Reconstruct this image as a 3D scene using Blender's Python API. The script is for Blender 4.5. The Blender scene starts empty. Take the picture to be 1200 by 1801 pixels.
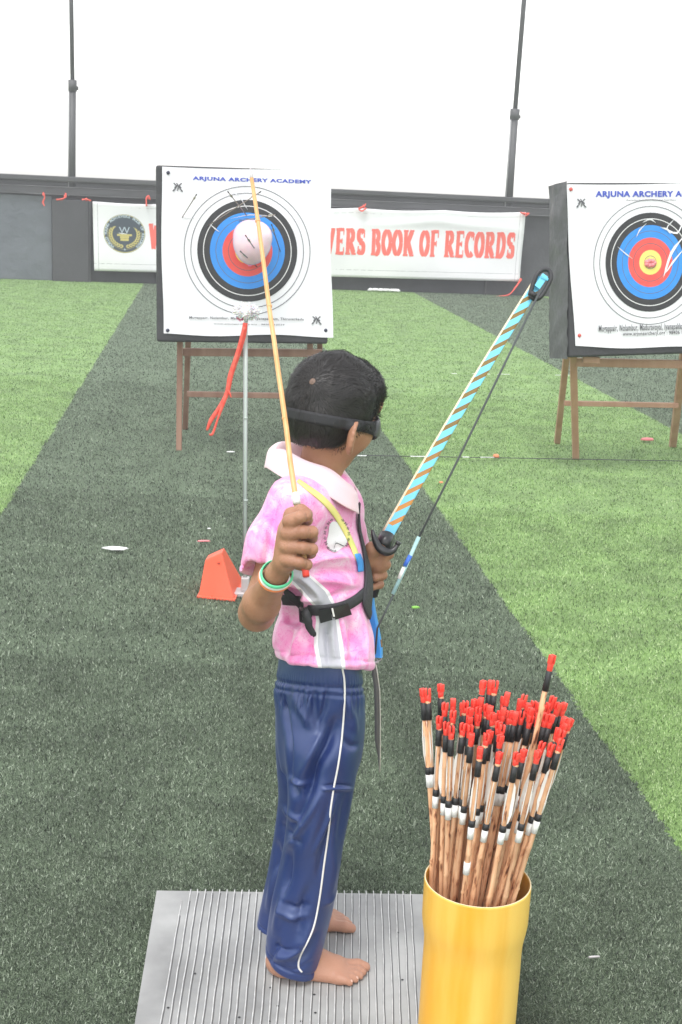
import bpy, math, random
import numpy as np
from mathutils import Vector, Matrix
from mathutils.bvhtree import BVHTree

random.seed(4); RNG = np.random.default_rng(7)
S = bpy.context.scene
COL = S.collection

# ------------------------------------------------------------------ camera
F_PX = 2285.0; TH = math.radians(13.94); RO = math.radians(2.65); H = 1.45
cR = np.array([math.cos(RO), math.sin(RO)*math.sin(TH), math.sin(RO)*math.cos(TH)])
cU = np.array([-math.sin(RO), math.cos(RO)*math.sin(TH), math.cos(RO)*math.cos(TH)])
cF = np.array([0, math.cos(TH), -math.sin(TH)])
CAM = np.array([0, 0, H])
cam_d = bpy.data.cameras.new('camera'); cam = bpy.data.objects.new('camera', cam_d); COL.objects.link(cam)
cam.matrix_world = Matrix(((cR[0], cU[0], -cF[0], 0), (cR[1], cU[1], -cF[1], 0), (cR[2], cU[2], -cF[2], H), (0, 0, 0, 1)))
cam_d.sensor_fit = 'VERTICAL'; cam_d.sensor_height = 24.0; cam_d.lens = 24.0*F_PX/1801.0
cam_d.clip_start = 0.05; cam_d.clip_end = 3000
cam_d.dof.use_dof = True; cam_d.dof.focus_distance = 2.2; cam_d.dof.aperture_fstop = 22
S.camera = cam

# ------------------------------------------------------------------ world, sun, exposure
SUN_EL, SUN_AZ = math.radians(62), math.radians(200)      # azimuth clockwise from +Y
w = bpy.data.worlds.new("World"); S.world = w; w.use_nodes = True
nt = w.node_tree; nt.nodes.clear()
sky = nt.nodes.new('ShaderNodeTexSky'); sky.sky_type = 'NISHITA'; sky.sun_disc = False
sky.sun_elevation = SUN_EL; sky.sun_rotation = SUN_AZ; sky.dust_density = 1.0; sky.air_density = 1.6; sky.ozone_density = 1.0
hs = nt.nodes.new('ShaderNodeHueSaturation'); hs.inputs['Saturation'].default_value = 0.12; hs.inputs['Value'].default_value = 1.12
bg = nt.nodes.new('ShaderNodeBackground'); bg.inputs['Strength'].default_value = 0.15
wo = nt.nodes.new('ShaderNodeOutputWorld')
nt.links.new(sky.outputs[0], hs.inputs['Color']); nt.links.new(hs.outputs[0], bg.inputs[0]); nt.links.new(bg.outputs[0], wo.inputs[0])
sun_d = bpy.data.lights.new('sun', 'SUN'); sun_d.energy = 0.9; sun_d.angle = math.radians(22); sun_d.color = (1, .97, .93)
sun = bpy.data.objects.new('sun', sun_d); COL.objects.link(sun)
sd = Vector((math.sin(SUN_AZ)*math.cos(SUN_EL), math.cos(SUN_AZ)*math.cos(SUN_EL), math.sin(SUN_EL)))
sun.rotation_euler = sd.to_track_quat('Z', 'Y').to_euler()
S.view_settings.view_transform = 'Standard'; S.view_settings.look = 'None'
S.view_settings.gamma = 1.0; S.view_settings.exposure = 0.92
S.view_settings.use_curve_mapping = False

# ------------------------------------------------------------------ projection helpers (design-time survey of the place)
def ray(px, py):
    return cF + (px-600)/F_PX*cR + (900.5-py)/F_PX*cU
def U(px, py, Y):
    d = ray(px, py); return CAM + d*(Y/d[1])
def G(px, py, Z=0.0):
    d = ray(px, py); return CAM + d*((Z-H)/d[2])
def PL(px, py, A, n):
    d = ray(px, py); A = np.asarray(A, float); n = np.asarray(n, float)
    return CAM + d*(np.dot(A-CAM, n)/np.dot(d, n))
def PROJ(P):
    P = np.atleast_2d(P)-CAM; z = P@cF
    return np.stack([600+F_PX*(P@cR)/z, 900.5-F_PX*(P@cU)/z], 1)

# ------------------------------------------------------------------ object helpers
OFF = {}
def put(o, label=None, cat=None, group=None, kind=None):
    if label: o['label'] = label
    if cat: o['category'] = cat
    if group: o['group'] = group
    if kind: o['kind'] = kind
    return o
def empty(name, loc, label, cat, group=None):
    o = bpy.data.objects.new(name, None); o.empty_display_size = .05; COL.objects.link(o)
    o.location = Vector([float(c) for c in loc]); OFF[o.name] = np.array([float(c) for c in loc])
    return put(o, label, cat, group)
def mobj(name, V, Fc, mat, parent=None, smooth=True, mats=None, midx=None):
    V = np.asarray(V, float).reshape(-1, 3)
    off = np.zeros(3)
    if parent is not None: off = OFF.get(parent.name, off)
    me = bpy.data.meshes.new(name); me.from_pydata([tuple(v) for v in (V-off)], [], [tuple(int(i) for i in f) for f in Fc])
    for m in (mats or [mat]): me.materials.append(m)
    if midx is not None: me.polygons.foreach_set('material_index', np.asarray(midx, np.int32))
    if smooth: me.polygons.foreach_set('use_smooth', np.ones(len(me.polygons), bool))
    me.update()
    o = bpy.data.objects.new(name, me); COL.objects.link(o)
    if parent is not None: o.parent = parent; OFF[o.name] = off
    return o
def bevel(o, w_=.003, seg=2):
    m = o.modifiers.new('b', 'BEVEL'); m.width = w_; m.segments = seg; m.limit_method = 'ANGLE'; m.angle_limit = math.radians(40); return o
def solidify(o, t, off=0):
    m = o.modifiers.new('s', 'SOLIDIFY'); m.thickness = t; m.offset = off; return o
def subsurf(o, n=1):
    m = o.modifiers.new('ss', 'SUBSURF'); m.levels = n; m.render_levels = n; return o

class MB:
    def __init__(s): s.V = []; s.F = []; s.M = []
    def add(s, V, Fc, mi=0):
        b = len(s.V); s.V.extend([tuple(float(c) for c in v) for v in V]); s.F.extend([tuple(i+b for i in f) for f in Fc]); s.M.extend([mi]*len(Fc)); return s
    def box(s, c, size, rot=None, mi=0):
        x, y, z = [q/2 for q in size]
        V = np.array([(-x,-y,-z),(x,-y,-z),(x,y,-z),(-x,y,-z),(-x,-y,z),(x,-y,z),(x,y,z),(-x,y,z)])
        if rot is not None: V = V@np.array(rot).T
        return s.add(V+np.array(c), [(0,3,2,1),(4,5,6,7),(0,1,5,4),(1,2,6,5),(2,3,7,6),(3,0,4,7)], mi)
    def bar(s, a, b, wx, wy, side=(0, 1, 0), mi=0, w2=None):
        a = np.array(a, float); b = np.array(b, float); d = b-a; d /= np.linalg.norm(d)
        sy = np.array(side, float); sy -= d*np.dot(sy, d); sy /= np.linalg.norm(sy); sx = np.cross(sy, d)
        k = 1 if w2 is None else w2
        V = [a+sx*(i*wx/2)+sy*(j*wy/2) for i, j in ((-1,-1),(1,-1),(1,1),(-1,1))]+[b+sx*(i*wx/2*k)+sy*(j*wy/2*k) for i, j in ((-1,-1),(1,-1),(1,1),(-1,1))]
        return s.add(V, [(3,2,1,0),(4,5,6,7),(0,1,5,4),(1,2,6,5),(2,3,7,6),(3,0,4,7)], mi)
    def tube(s, pts, r, n=10, mi=0, cap=True):
        P = np.array(pts, float); m = len(P); r = np.broadcast_to(np.array(r, float), (m,))
        T = np.gradient(P, axis=0); T /= np.linalg.norm(T, axis=1)[:, None]+1e-12
        up = np.array([0, 0, 1.]) if abs(T[0][2]) < .9 else np.array([0, 1., 0])
        x = np.cross(up, T[0]); x /= np.linalg.norm(x); V = []
        for i in range(m):
            x = x-T[i]*np.dot(x, T[i]); x /= np.linalg.norm(x); y = np.cross(T[i], x)
            for k in range(n):
                a = 2*math.pi*k/n; V.append(P[i]+r[i]*(math.cos(a)*x+math.sin(a)*y))
        Fc = [(i*n+k, i*n+(k+1) % n, (i+1)*n+(k+1) % n, (i+1)*n+k) for i in range(m-1) for k in range(n)]
        if cap: Fc += [tuple(range(n))[::-1], tuple((m-1)*n+k for k in range(n))]
        return s.add(V, Fc, mi)
    def lathe(s, c, prof, n=32, mi=0, axis=None, closed=False):
        M = np.eye(3) if axis is None else np.array(Vector(axis).to_track_quat('Z', 'Y').to_matrix())
        V = [np.array(c)+M@np.array((r*math.cos(2*math.pi*k/n), r*math.sin(2*math.pi*k/n), z)) for r, z in prof for k in range(n)]
        m = len(prof); Fc = [(i*n+k, i*n+(k+1) % n, (i+1)*n+(k+1) % n, (i+1)*n+k) for i in range(m-1) for k in range(n)]
        if closed: Fc += [((m-1)*n+k, (m-1)*n+(k+1) % n, (k+1) % n, k) for k in range(n)]
        return s.add(V, Fc, mi)
    def obj(s, name, mat, parent=None, smooth=True, mats=None):
        return mobj(name, s.V, s.F, mat, parent, smooth, mats, s.M if mats else None)

def catmull(P, n=8):
    P = np.array(P, float); Q = np.vstack([2*P[0]-P[1], P, 2*P[-1]-P[-2]]); out = []
    for i in range(1, len(Q)-2):
        for t in np.linspace(0, 1, n, endpoint=False):
            a, b, c, d = Q[i-1:i+3]
            out.append(.5*((2*b)+(-a+c)*t+(2*a-5*b+4*c-d)*t*t+(-a+3*b-3*c+d)*t**3))
    out.append(P[-1]); return np.array(out)

# ------------------------------------------------------------------ materials
def mat(name, col, rough=.6, noise=None, bump=None, metal=0, spec=.5, sheen=0, sss=0, trans=0, coat=0, alpha=None):
    """noise=(scale, col2, contrast, detail) mixes towards col2; bump=(scale, strength, dist)."""
    m = bpy.data.materials.new(name); m.use_nodes = True; n = m.node_tree; b = n.nodes['Principled BSDF']
    b.inputs['Base Color'].default_value = (*col, 1); b.inputs['Roughness'].default_value = rough
    b.inputs['Metallic'].default_value = metal; b.inputs['Specular IOR Level'].default_value = spec
    b.inputs['Sheen Weight'].default_value = sheen; b.inputs['Coat Weight'].default_value = coat
    b.inputs['Transmission Weight'].default_value = trans
    if alpha is not None: b.inputs['Alpha'].default_value = alpha
    if sss: b.inputs['Subsurface Weight'].default_value = sss; b.inputs['Subsurface Radius'].default_value = (.012, .005, .003)
    tc = n.nodes.new('ShaderNodeTexCoord')
    if noise:
        t = n.nodes.new('ShaderNodeTexNoise'); t.inputs['Scale'].default_value = noise[0]; t.inputs['Detail'].default_value = noise[3] if len(noise) > 3 else 5
        r = n.nodes.new('ShaderNodeValToRGB'); c = noise[2]
        r.color_ramp.elements[0].position = .5-.5*c; r.color_ramp.elements[1].position = .5+.5*c
        r.color_ramp.elements[0].color = (*col, 1); r.color_ramp.elements[1].color = (*noise[1], 1)
        n.links.new(tc.outputs['Object'], t.inputs['Vector']); n.links.new(t.outputs[0], r.inputs[0]); n.links.new(r.outputs[0], b.inputs['Base Color'])
        if len(noise) > 4:
            mp = n.nodes.new('ShaderNodeMapping'); mp.inputs['Scale'].default_value = noise[4]
            n.links.new(tc.outputs['Object'], mp.inputs[0]); n.links.new(mp.outputs[0], t.inputs['Vector'])
    if bump:
        t = n.nodes.new('ShaderNodeTexNoise'); t.inputs['Scale'].default_value = bump[0]; t.inputs['Detail'].default_value = 4
        bp = n.nodes.new('ShaderNodeBump'); bp.inputs['Strength'].default_value = bump[1]; bp.inputs['Distance'].default_value = bump[2]
        n.links.new(tc.outputs['Object'], t.inputs['Vector']); n.links.new(t.outputs[0], bp.inputs['Height']); n.links.new(bp.outputs[0], b.inputs['Normal'])
    return m
def nodes(m): return m.node_tree.nodes, m.node_tree.links, m.node_tree.nodes['Principled BSDF']

M_ = {}
M_['black_cloth'] = mat('black_cloth', (.040,.041,.044), .75, (3, (.070,.072,.076), .5, 6), (6, .5, .03))
M_['panel_grey'] = mat('grey_sheet', (.10,.113,.13), .45, (1.5, (.155,.17,.19), .6, 6), (5, .5, .04))
M_['panel_dark'] = mat('dark_panel', (.05,.051,.055), .7, (2, (.07,.07,.075), .5, 6), (8, .3, .02))
M_['rail'] = mat('rail_metal', (.035,.036,.038), .5, (4, (.09,.09,.095), .6, 6, (.3,1,3)), (10, .3, .01))
M_['rail_line'] = mat('worn_edge', (.16,.16,.165), .6, (3, (.07,.07,.07), .5, 6, (1,1,1)))
M_['pole'] = mat('pole_paint', (.09,.09,.093), .5, (5, (.05,.05,.052), .6, 5, (1,1,.2)))
M_['pole_light'] = mat('pole_galvanised', (.33,.33,.34), .5)
M_['banner'] = mat('vinyl_banner', (.74,.74,.76), .5, (1.6, (.82,.82,.83), .5, 4), (2.2, .25, .05))
M_['banner_red'] = mat('banner_red_ink', (.86,.13,.10), .55, (8, (.80,.17,.13), .5))
M_['thin_grey'] = mat('hem_stitch', (.30,.30,.32), .7)
M_['navy_ink'] = mat('crest_navy', (.035,.055,.075), .5)
M_['gold_ink'] = mat('crest_gold', (.52,.45,.14), .5)
M_['pale_ink'] = mat('crest_pale', (.45,.53,.58), .5)
M_['red_cord'] = mat('red_raffia', (.84,.065,.045), .5, (60, (.9,.17,.12), .6))
M_['paper'] = mat('target_paper', (.74,.74,.77), .45, (3, (.79,.79,.81), .5, 4), (4, .2, .02))
M_['t_black'] = mat('target_black', (.018,.018,.02), .5, (30, (.03,.03,.032), .5))
M_['t_blue'] = mat('target_blue', (.02,.24,.72), .45, (20, (.03,.27,.74), .5))
M_['t_red'] = mat('target_red', (.74,.07,.06), .45, (20, (.78,.10,.08), .5))
M_['t_yellow'] = mat('target_yellow', (.74,.66,.13), .45, (20, (.78,.68,.2), .5))
M_['line_d'] = mat('target_line', (.12,.12,.14), .5)
M_['line_w'] = mat('target_line_white', (.7,.7,.7), .5)
M_['blue_text'] = mat('blue_print', (.05,.085,.46), .5)
M_['text_dark'] = mat('dark_print', (.09,.09,.1), .5)
M_['foam'] = mat('black_foam', (.028,.028,.031), .6, (5, (.05,.05,.054), .6, 6), (9, .6, .02))
M_['foam_side'] = mat('black_plastic_wrap', (.07,.07,.074), .30, (5, (.16,.16,.17), .6, 5), (9, .5, .02))
M_['pin'] = mat('dark_tack', (.03,.03,.06), .3)
M_['pin_red'] = mat('red_tack', (.7,.1,.08), .4)
M_['wood'] = mat('easel_wood', (.24,.12,.08), .7, (14, (.42,.26,.19), .6, 6, (1,1,.08)), (40, .4, .004))
M_['wood_light'] = mat('easel_wood_pale', (.42,.22,.14), .7, (14, (.58,.36,.25), .6, 6, (1,1,.08)), (40, .4, .004))
M_['balloon'] = mat('balloon_pink', (.87,.58,.69), .22, (9, (.89,.74,.80), .5, 2), sss=.3, coat=.3)
M_['acrylic'] = mat('acrylic_rod', (.55,.62,.58), .15, alpha=.75)
M_['feather_white'] = mat('white_fluff', (.88,.86,.87), .8, sss=.4)
M_['pink_fluff'] = mat('pink_fluff', (.84,.20,.42), .8)
M_['orange'] = mat('orange_plastic', (.87,.115,.05), .4, (5, (.90,.15,.08), .5), (20, .1, .005))
M_['orange_dark'] = mat('orange_slot', (.35,.03,.015), .6)
M_['steel'] = mat('scuffed_steel', (.55,.52,.52), .4, metal=.3)
M_['yellow_pvc'] = mat('yellow_pvc', (.78,.39,.025), .42, (20, (.86,.56,.12), .30, 7, (1,1,.09)), (60, .15, .002), coat=.12, sss=.05)
M_['pvc_edge'] = mat('pvc_cut_edge', (.80,.66,.42), .6)
M_['nock'] = mat('red_nock', (.82,.045,.035), .35, (200, (.86,.09,.06), .5))
M_['wrap'] = mat('black_tape', (.022,.022,.024), .5, bump=(150, .4, .001))
M_['fletch'] = mat('white_feather', (.80,.79,.76), .7, (150, (.68,.66,.62), .4, 3, (1,1,.2)), (220, .4, .001))
M_['white_tape'] = mat('white_tape', (.80,.79,.77), .5)
M_['cream'] = mat('cream_laminate', (.85,.74,.50), .4)
M_['limb_tip'] = mat('limb_rubber', (.03,.03,.033), .5)
M_['string'] = mat('bow_string', (.07,.08,.08), .7)
M_['serving'] = mat('pale_serving', (.30,.52,.55), .5, (120, (.45,.66,.66), .5))
M_['serving_blue'] = mat('blue_serving', (.05,.16,.62), .5)
M_['black_web'] = mat('black_webbing', (.022,.022,.026), .6, (300, (.035,.035,.04), .5), (500, .5, .001))
M_['black_plastic'] = mat('black_plastic', (.02,.02,.022), .3, coat=.2)
M_['mesh_cloth'] = mat('mesh_guard', (.06,.06,.063), .7, (400, (.02,.02,.022), .4), (400, .6, .001))
M_['collar'] = mat('pale_pink_collar', (.86,.60,.66), .75, (20, (.87,.66,.71), .5), (500, .25, .001), sheen=.2)
M_['maroon'] = mat('maroon_tag', (.38,.04,.07), .7)
M_['patch'] = mat('white_patch', (.84,.82,.84), .6)
M_['patch_ink'] = mat('patch_ink', (.06,.07,.06), .7)
M_['lanyard'] = mat('yellow_green_strap', (.72,.82,.22), .55, (14, (.88,.74,.26), .4))
M_['lanyard_blue'] = mat('blue_strap', (.05,.30,.75), .5)
M_['piping'] = mat('white_piping', (.78,.76,.74), .6)
M_['grey_strap'] = mat('grey_strap', (.12,.12,.115), .4, (8, (.20,.20,.19), .5))
M_['grey_strap_edge'] = mat('strap_pale_edge', (.62,.59,.52), .5)
M_['band_green'] = mat('band_green', (.12,.62,.33), .35)
M_['band_white'] = mat('band_white', (.82,.82,.80), .35)
M_['band_orange'] = mat('band_orange', (.88,.26,.10), .35)
M_['hair_cap'] = mat('hair_base', (.012,.011,.011), .7, (60, (.022,.02,.019), .5), (120, .8, .004))
M_['hair'] = mat('hair_strand', (.015,.013,.013), .42, (70, (.034,.030,.028), .6), spec=.5)
M_['elastic'] = mat('elastic_strap', (.020,.020,.023), .7, bump=(400, .3, .001))
M_['mask'] = mat('eye_mask', (.05,.05,.055), .4, (30, (.10,.10,.11), .5))
M_['litter_white'] = mat('white_paper_scrap', (.82,.82,.81), .6)
M_['litter_pink'] = mat('pink_scrap', (.82,.25,.27), .6)
M_['litter_green'] = mat('green_scrap', (.22,.50,.08), .6)
M_['litter_orange'] = mat('orange_scrap', (.80,.28,.14), .6)

# skin with soft mottling
m = mat('skin', (.30,.135,.078), .48, (16, (.47,.240,.148), .50, 7), (330, .6, .0014), sss=.10); M_['skin'] = m
n_, l_, b_ = nodes(m)   # soles and feet paler: by height
geo = n_.new('ShaderNodeNewGeometry'); sx = n_.new('ShaderNodeSeparateXYZ'); mr = n_.new('ShaderNodeMapRange')
mr.inputs['From Min'].default_value = .11; mr.inputs['From Max'].default_value = .035; mx = n_.new('ShaderNodeMix'); mx.data_type = 'RGBA'
mx.inputs[7].default_value = (.44,.225,.150,1); l_.new(geo.outputs['Position'], sx.inputs[0]); l_.new(sx.outputs[2], mr.inputs[0])
l_.new(mr.outputs[0], mx.inputs[0]); l_.new(b_.inputs['Base Color'].links[0].from_socket, mx.inputs[6]); l_.new(mx.outputs[2], b_.inputs['Base Color'])

# satin trousers
m = mat('navy_satin', (.010,.025,.112), .38, (5, (.016,.036,.155), .6, 4), (900, .12, .0005), spec=.95, sheen=.08); M_['trousers'] = m
b_ = nodes(m)[2]; b_.inputs['Specular Tint'].default_value = (.70,.80,1,1); b_.inputs['Sheen Roughness'].default_value = .35; b_.inputs['Sheen Tint'].default_value = (.6,.7,1,1)

# shirt: marbled pink with a silver side panel edged in white (attribute 'panel')
m = bpy.data.materials.new('pink_marbled_jersey'); m.use_nodes = True; n_, l_, b_ = nodes(m); M_['shirt'] = m
tc = n_.new('ShaderNodeTexCoord')
t1 = n_.new('ShaderNodeTexNoise'); t1.inputs['Scale'].default_value = 16; t1.inputs['Detail'].default_value = 4; t1.inputs['Distortion'].default_value = 1.6
t2 = n_.new('ShaderNodeTexNoise'); t2.inputs['Scale'].default_value = 42; t2.inputs['Detail'].default_value = 3; t2.inputs['Distortion'].default_value = 2.5
l_.new(tc.outputs['Object'], t1.inputs['Vector']); l_.new(tc.outputs['Object'], t2.inputs['Vector'])
r1 = n_.new('ShaderNodeValToRGB'); e = r1.color_ramp.elements
e[0].position = .32; e[0].color = (.87,.24,.53,1); e[1].position = .68; e[1].color = (.90,.64,.78,1); x = e.new(.50); x.color = (.88,.40,.64,1)
r2 = n_.new('ShaderNodeValToRGB'); e = r2.color_ramp.elements     # thin veins
e[0].position = .470; e[0].color = (1,1,1,1); e[1].position = .530; e[1].color = (1,1,1,1); x = e.new(.5); x.color = (.92,.50,.80,1)
mu = n_.new('ShaderNodeMix'); mu.data_type = 'RGBA'; mu.blend_type = 'MULTIPLY'; mu.inputs[0].default_value = .9
l_.new(t1.outputs[0], r1.inputs[0]); l_.new(t2.outputs[0], r2.inputs[0]); l_.new(r1.outputs[0], mu.inputs[6]); l_.new(r2.outputs[0], mu.inputs[7])
at = n_.new('ShaderNodeAttribute'); at.attribute_name = 'panel'
ab = n_.new('ShaderNodeMath'); ab.operation = 'ABSOLUTE'; l_.new(at.outputs['Fac'], ab.inputs[0])
r3 = n_.new('ShaderNodeValToRGB'); r3.color_ramp.interpolation = 'CONSTANT'; e = r3.color_ramp.elements
sc = n_.new('ShaderNodeMath'); sc.operation = 'MULTIPLY'; sc.inputs[1].default_value = .5; l_.new(ab.outputs[0], sc.inputs[0]); l_.new(sc.outputs[0], r3.inputs[0])
e[0].position = 0; e[0].color = (.48,.48,.53,1); e[1].position = .36; e[1].color = (.84,.82,.85,1)
gt = n_.new('ShaderNodeMath'); gt.operation = 'LESS_THAN'; gt.inputs[1].default_value = 1.0; l_.new(ab.outputs[0], gt.inputs[0])
mx = n_.new('ShaderNodeMix'); mx.data_type = 'RGBA'; l_.new(gt.outputs[0], mx.inputs[0]); l_.new(mu.outputs[2], mx.inputs[6]); l_.new(r3.outputs[0], mx.inputs[7])
l_.new(mx.outputs[2], b_.inputs['Base Color']); b_.inputs['Roughness'].default_value = .6; b_.inputs['Sheen Weight'].default_value = .25
t4 = n_.new('ShaderNodeTexNoise'); t4.inputs['Scale'].default_value = 700; bp = n_.new('ShaderNodeBump'); bp.inputs['Strength'].default_value = .2; bp.inputs['Distance'].default_value = .0006
l_.new(tc.outputs['Object'], t4.inputs['Vector']); l_.new(t4.outputs[0], bp.inputs['Height']); l_.new(bp.outputs[0], b_.inputs['Normal'])

# bow limb: sky blue with diagonal brown bands (local z runs along the limb, x across)
def limb_mat(name, base, period, phase, lo, hi):
    m = bpy.data.materials.new(name); m.use_nodes = True; n_, l_, b_ = nodes(m)
    at = n_.new('ShaderNodeAttribute'); at.attribute_name = 'limb'
    s_ = n_.new('ShaderNodeSeparateXYZ'); l_.new(at.outputs['Vector'], s_.inputs[0])
    def M(op, a, b=None):
        q = n_.new('ShaderNodeMath'); q.operation = op
        for i, v in enumerate((a, b)):
            if v is None: continue
            if isinstance(v, (int, float)): q.inputs[i].default_value = v
            else: l_.new(v, q.inputs[i])
        return q.outputs[0]
    t = M('ADD', M('MULTIPLY', s_.outputs[2], 1/period), M('MULTIPLY', s_.outputs[0], -.80))
    fr = M('FRACT', M('ADD', t, phase)); band = M('MULTIPLY', M('LESS_THAN', fr, .40), M('MULTIPLY', M('GREATER_THAN', s_.outputs[2], lo), M('LESS_THAN', s_.outputs[2], hi)))
    nz = n_.new('ShaderNodeTexWave'); nz.inputs['Scale'].default_value = 150; nz.inputs['Distortion'].default_value = 4
    tc = n_.new('ShaderNodeTexCoord'); l_.new(tc.outputs['Object'], nz.inputs[0])
    br = n_.new('ShaderNodeMix'); br.data_type = 'RGBA'; rg = n_.new('ShaderNodeMapRange'); rg.inputs['From Min'].default_value = .05; rg.inputs['From Max'].default_value = .22; l_.new(s_.outputs[2], rg.inputs[0])
    ca_ = n_.new('ShaderNodeMix'); ca_.data_type = 'RGBA'; ca_.inputs[6].default_value = (.66,.28,.05,1); ca_.inputs[7].default_value = (.27,.17,.025,1); l_.new(rg.outputs[0], ca_.inputs[0])
    cb_ = n_.new('ShaderNodeMix'); cb_.data_type = 'RGBA'; cb_.inputs[6].default_value = (.55,.22,.04,1); cb_.inputs[7].default_value = (.16,.09,.02,1); l_.new(rg.outputs[0], cb_.inputs[0])
    l_.new(ca_.outputs[2], br.inputs[6]); l_.new(cb_.outputs[2], br.inputs[7]); l_.new(nz.outputs[1], br.inputs[0])
    nz2 = n_.new('ShaderNodeTexNoise'); nz2.inputs['Scale'].default_value = 25; l_.new(tc.outputs['Object'], nz2.inputs[0])
    bl = n_.new('ShaderNodeMix'); bl.data_type = 'RGBA'; bl.inputs[6].default_value = (*base, 1); bl.inputs[7].default_value = (base[0]*1.3, base[1]*1.08, base[2], 1); l_.new(nz2.outputs[0], bl.inputs[0])
    mx = n_.new('ShaderNodeMix'); mx.data_type = 'RGBA'; l_.new(band, mx.inputs[0]); l_.new(bl.outputs[2], mx.inputs[6]); l_.new(br.outputs[2], mx.inputs[7])
    l_.new(mx.outputs[2], b_.inputs['Base Color']); b_.inputs['Roughness'].default_value = .35
    return m

# bamboo arrow shaft
m = bpy.data.materials.new('bamboo_shaft'); m.use_nodes = True; n_, l_, b_ = nodes(m); M_['bamboo'] = m
tc = n_.new('ShaderNodeTexCoord'); oi = n_.new('ShaderNodeObjectInfo')
va = n_.new('ShaderNodeVectorMath'); va.operation = 'ADD'; sc = n_.new('ShaderNodeVectorMath'); sc.operation = 'SCALE'; sc.inputs['Scale'].default_value = 9
cb = n_.new('ShaderNodeCombineXYZ'); [l_.new(oi.outputs['Random'], cb.inputs[i]) for i in range(3)]
l_.new(cb.outputs[0], sc.inputs[0]); l_.new(tc.outputs['Object'], va.inputs[0]); l_.new(sc.outputs[0], va.inputs[1])
mp = n_.new('ShaderNodeMapping'); mp.inputs['Scale'].default_value = (1, 1, .25); l_.new(va.outputs[0], mp.inputs[0])
t1 = n_.new('ShaderNodeTexNoise'); t1.inputs['Scale'].default_value = 150; t1.inputs['Detail'].default_value = 5; l_.new(mp.outputs[0], t1.inputs[0])
r1 = n_.new('ShaderNodeValToRGB'); e = r1.color_ramp.elements; l_.new(t1.outputs[0], r1.inputs[0])
e[0].position = .30; e[0].color = (.10,.035,.018,1); e[1].position = .68; e[1].color = (.76,.47,.28,1); x = e.new(.37); x.color = (.42,.18,.09,1); x = e.new(.43); x.color = (.66,.36,.20,1)
hv = n_.new('ShaderNodeHueSaturation'); mr = n_.new('ShaderNodeMapRange'); mr.inputs['To Min'].default_value = .72; mr.inputs['To Max'].default_value = 1.25
l_.new(oi.outputs['Random'], mr.inputs[0]); l_.new(mr.outputs[0], hv.inputs['Value']); l_.new(r1.outputs[0], hv.inputs['Color']); l_.new(hv.outputs[0], b_.inputs['Base Color'])
b_.inputs['Roughness'].default_value = .45
M_['dull_cane'] = mat('dull_cane', (.30,.24,.21), .6)
M_['bamboo_plain'] = mat('bamboo_plain', (.55,.27,.11), .45, (50, (.66,.38,.18), .6, 4, (1,1,.3)))

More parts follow.
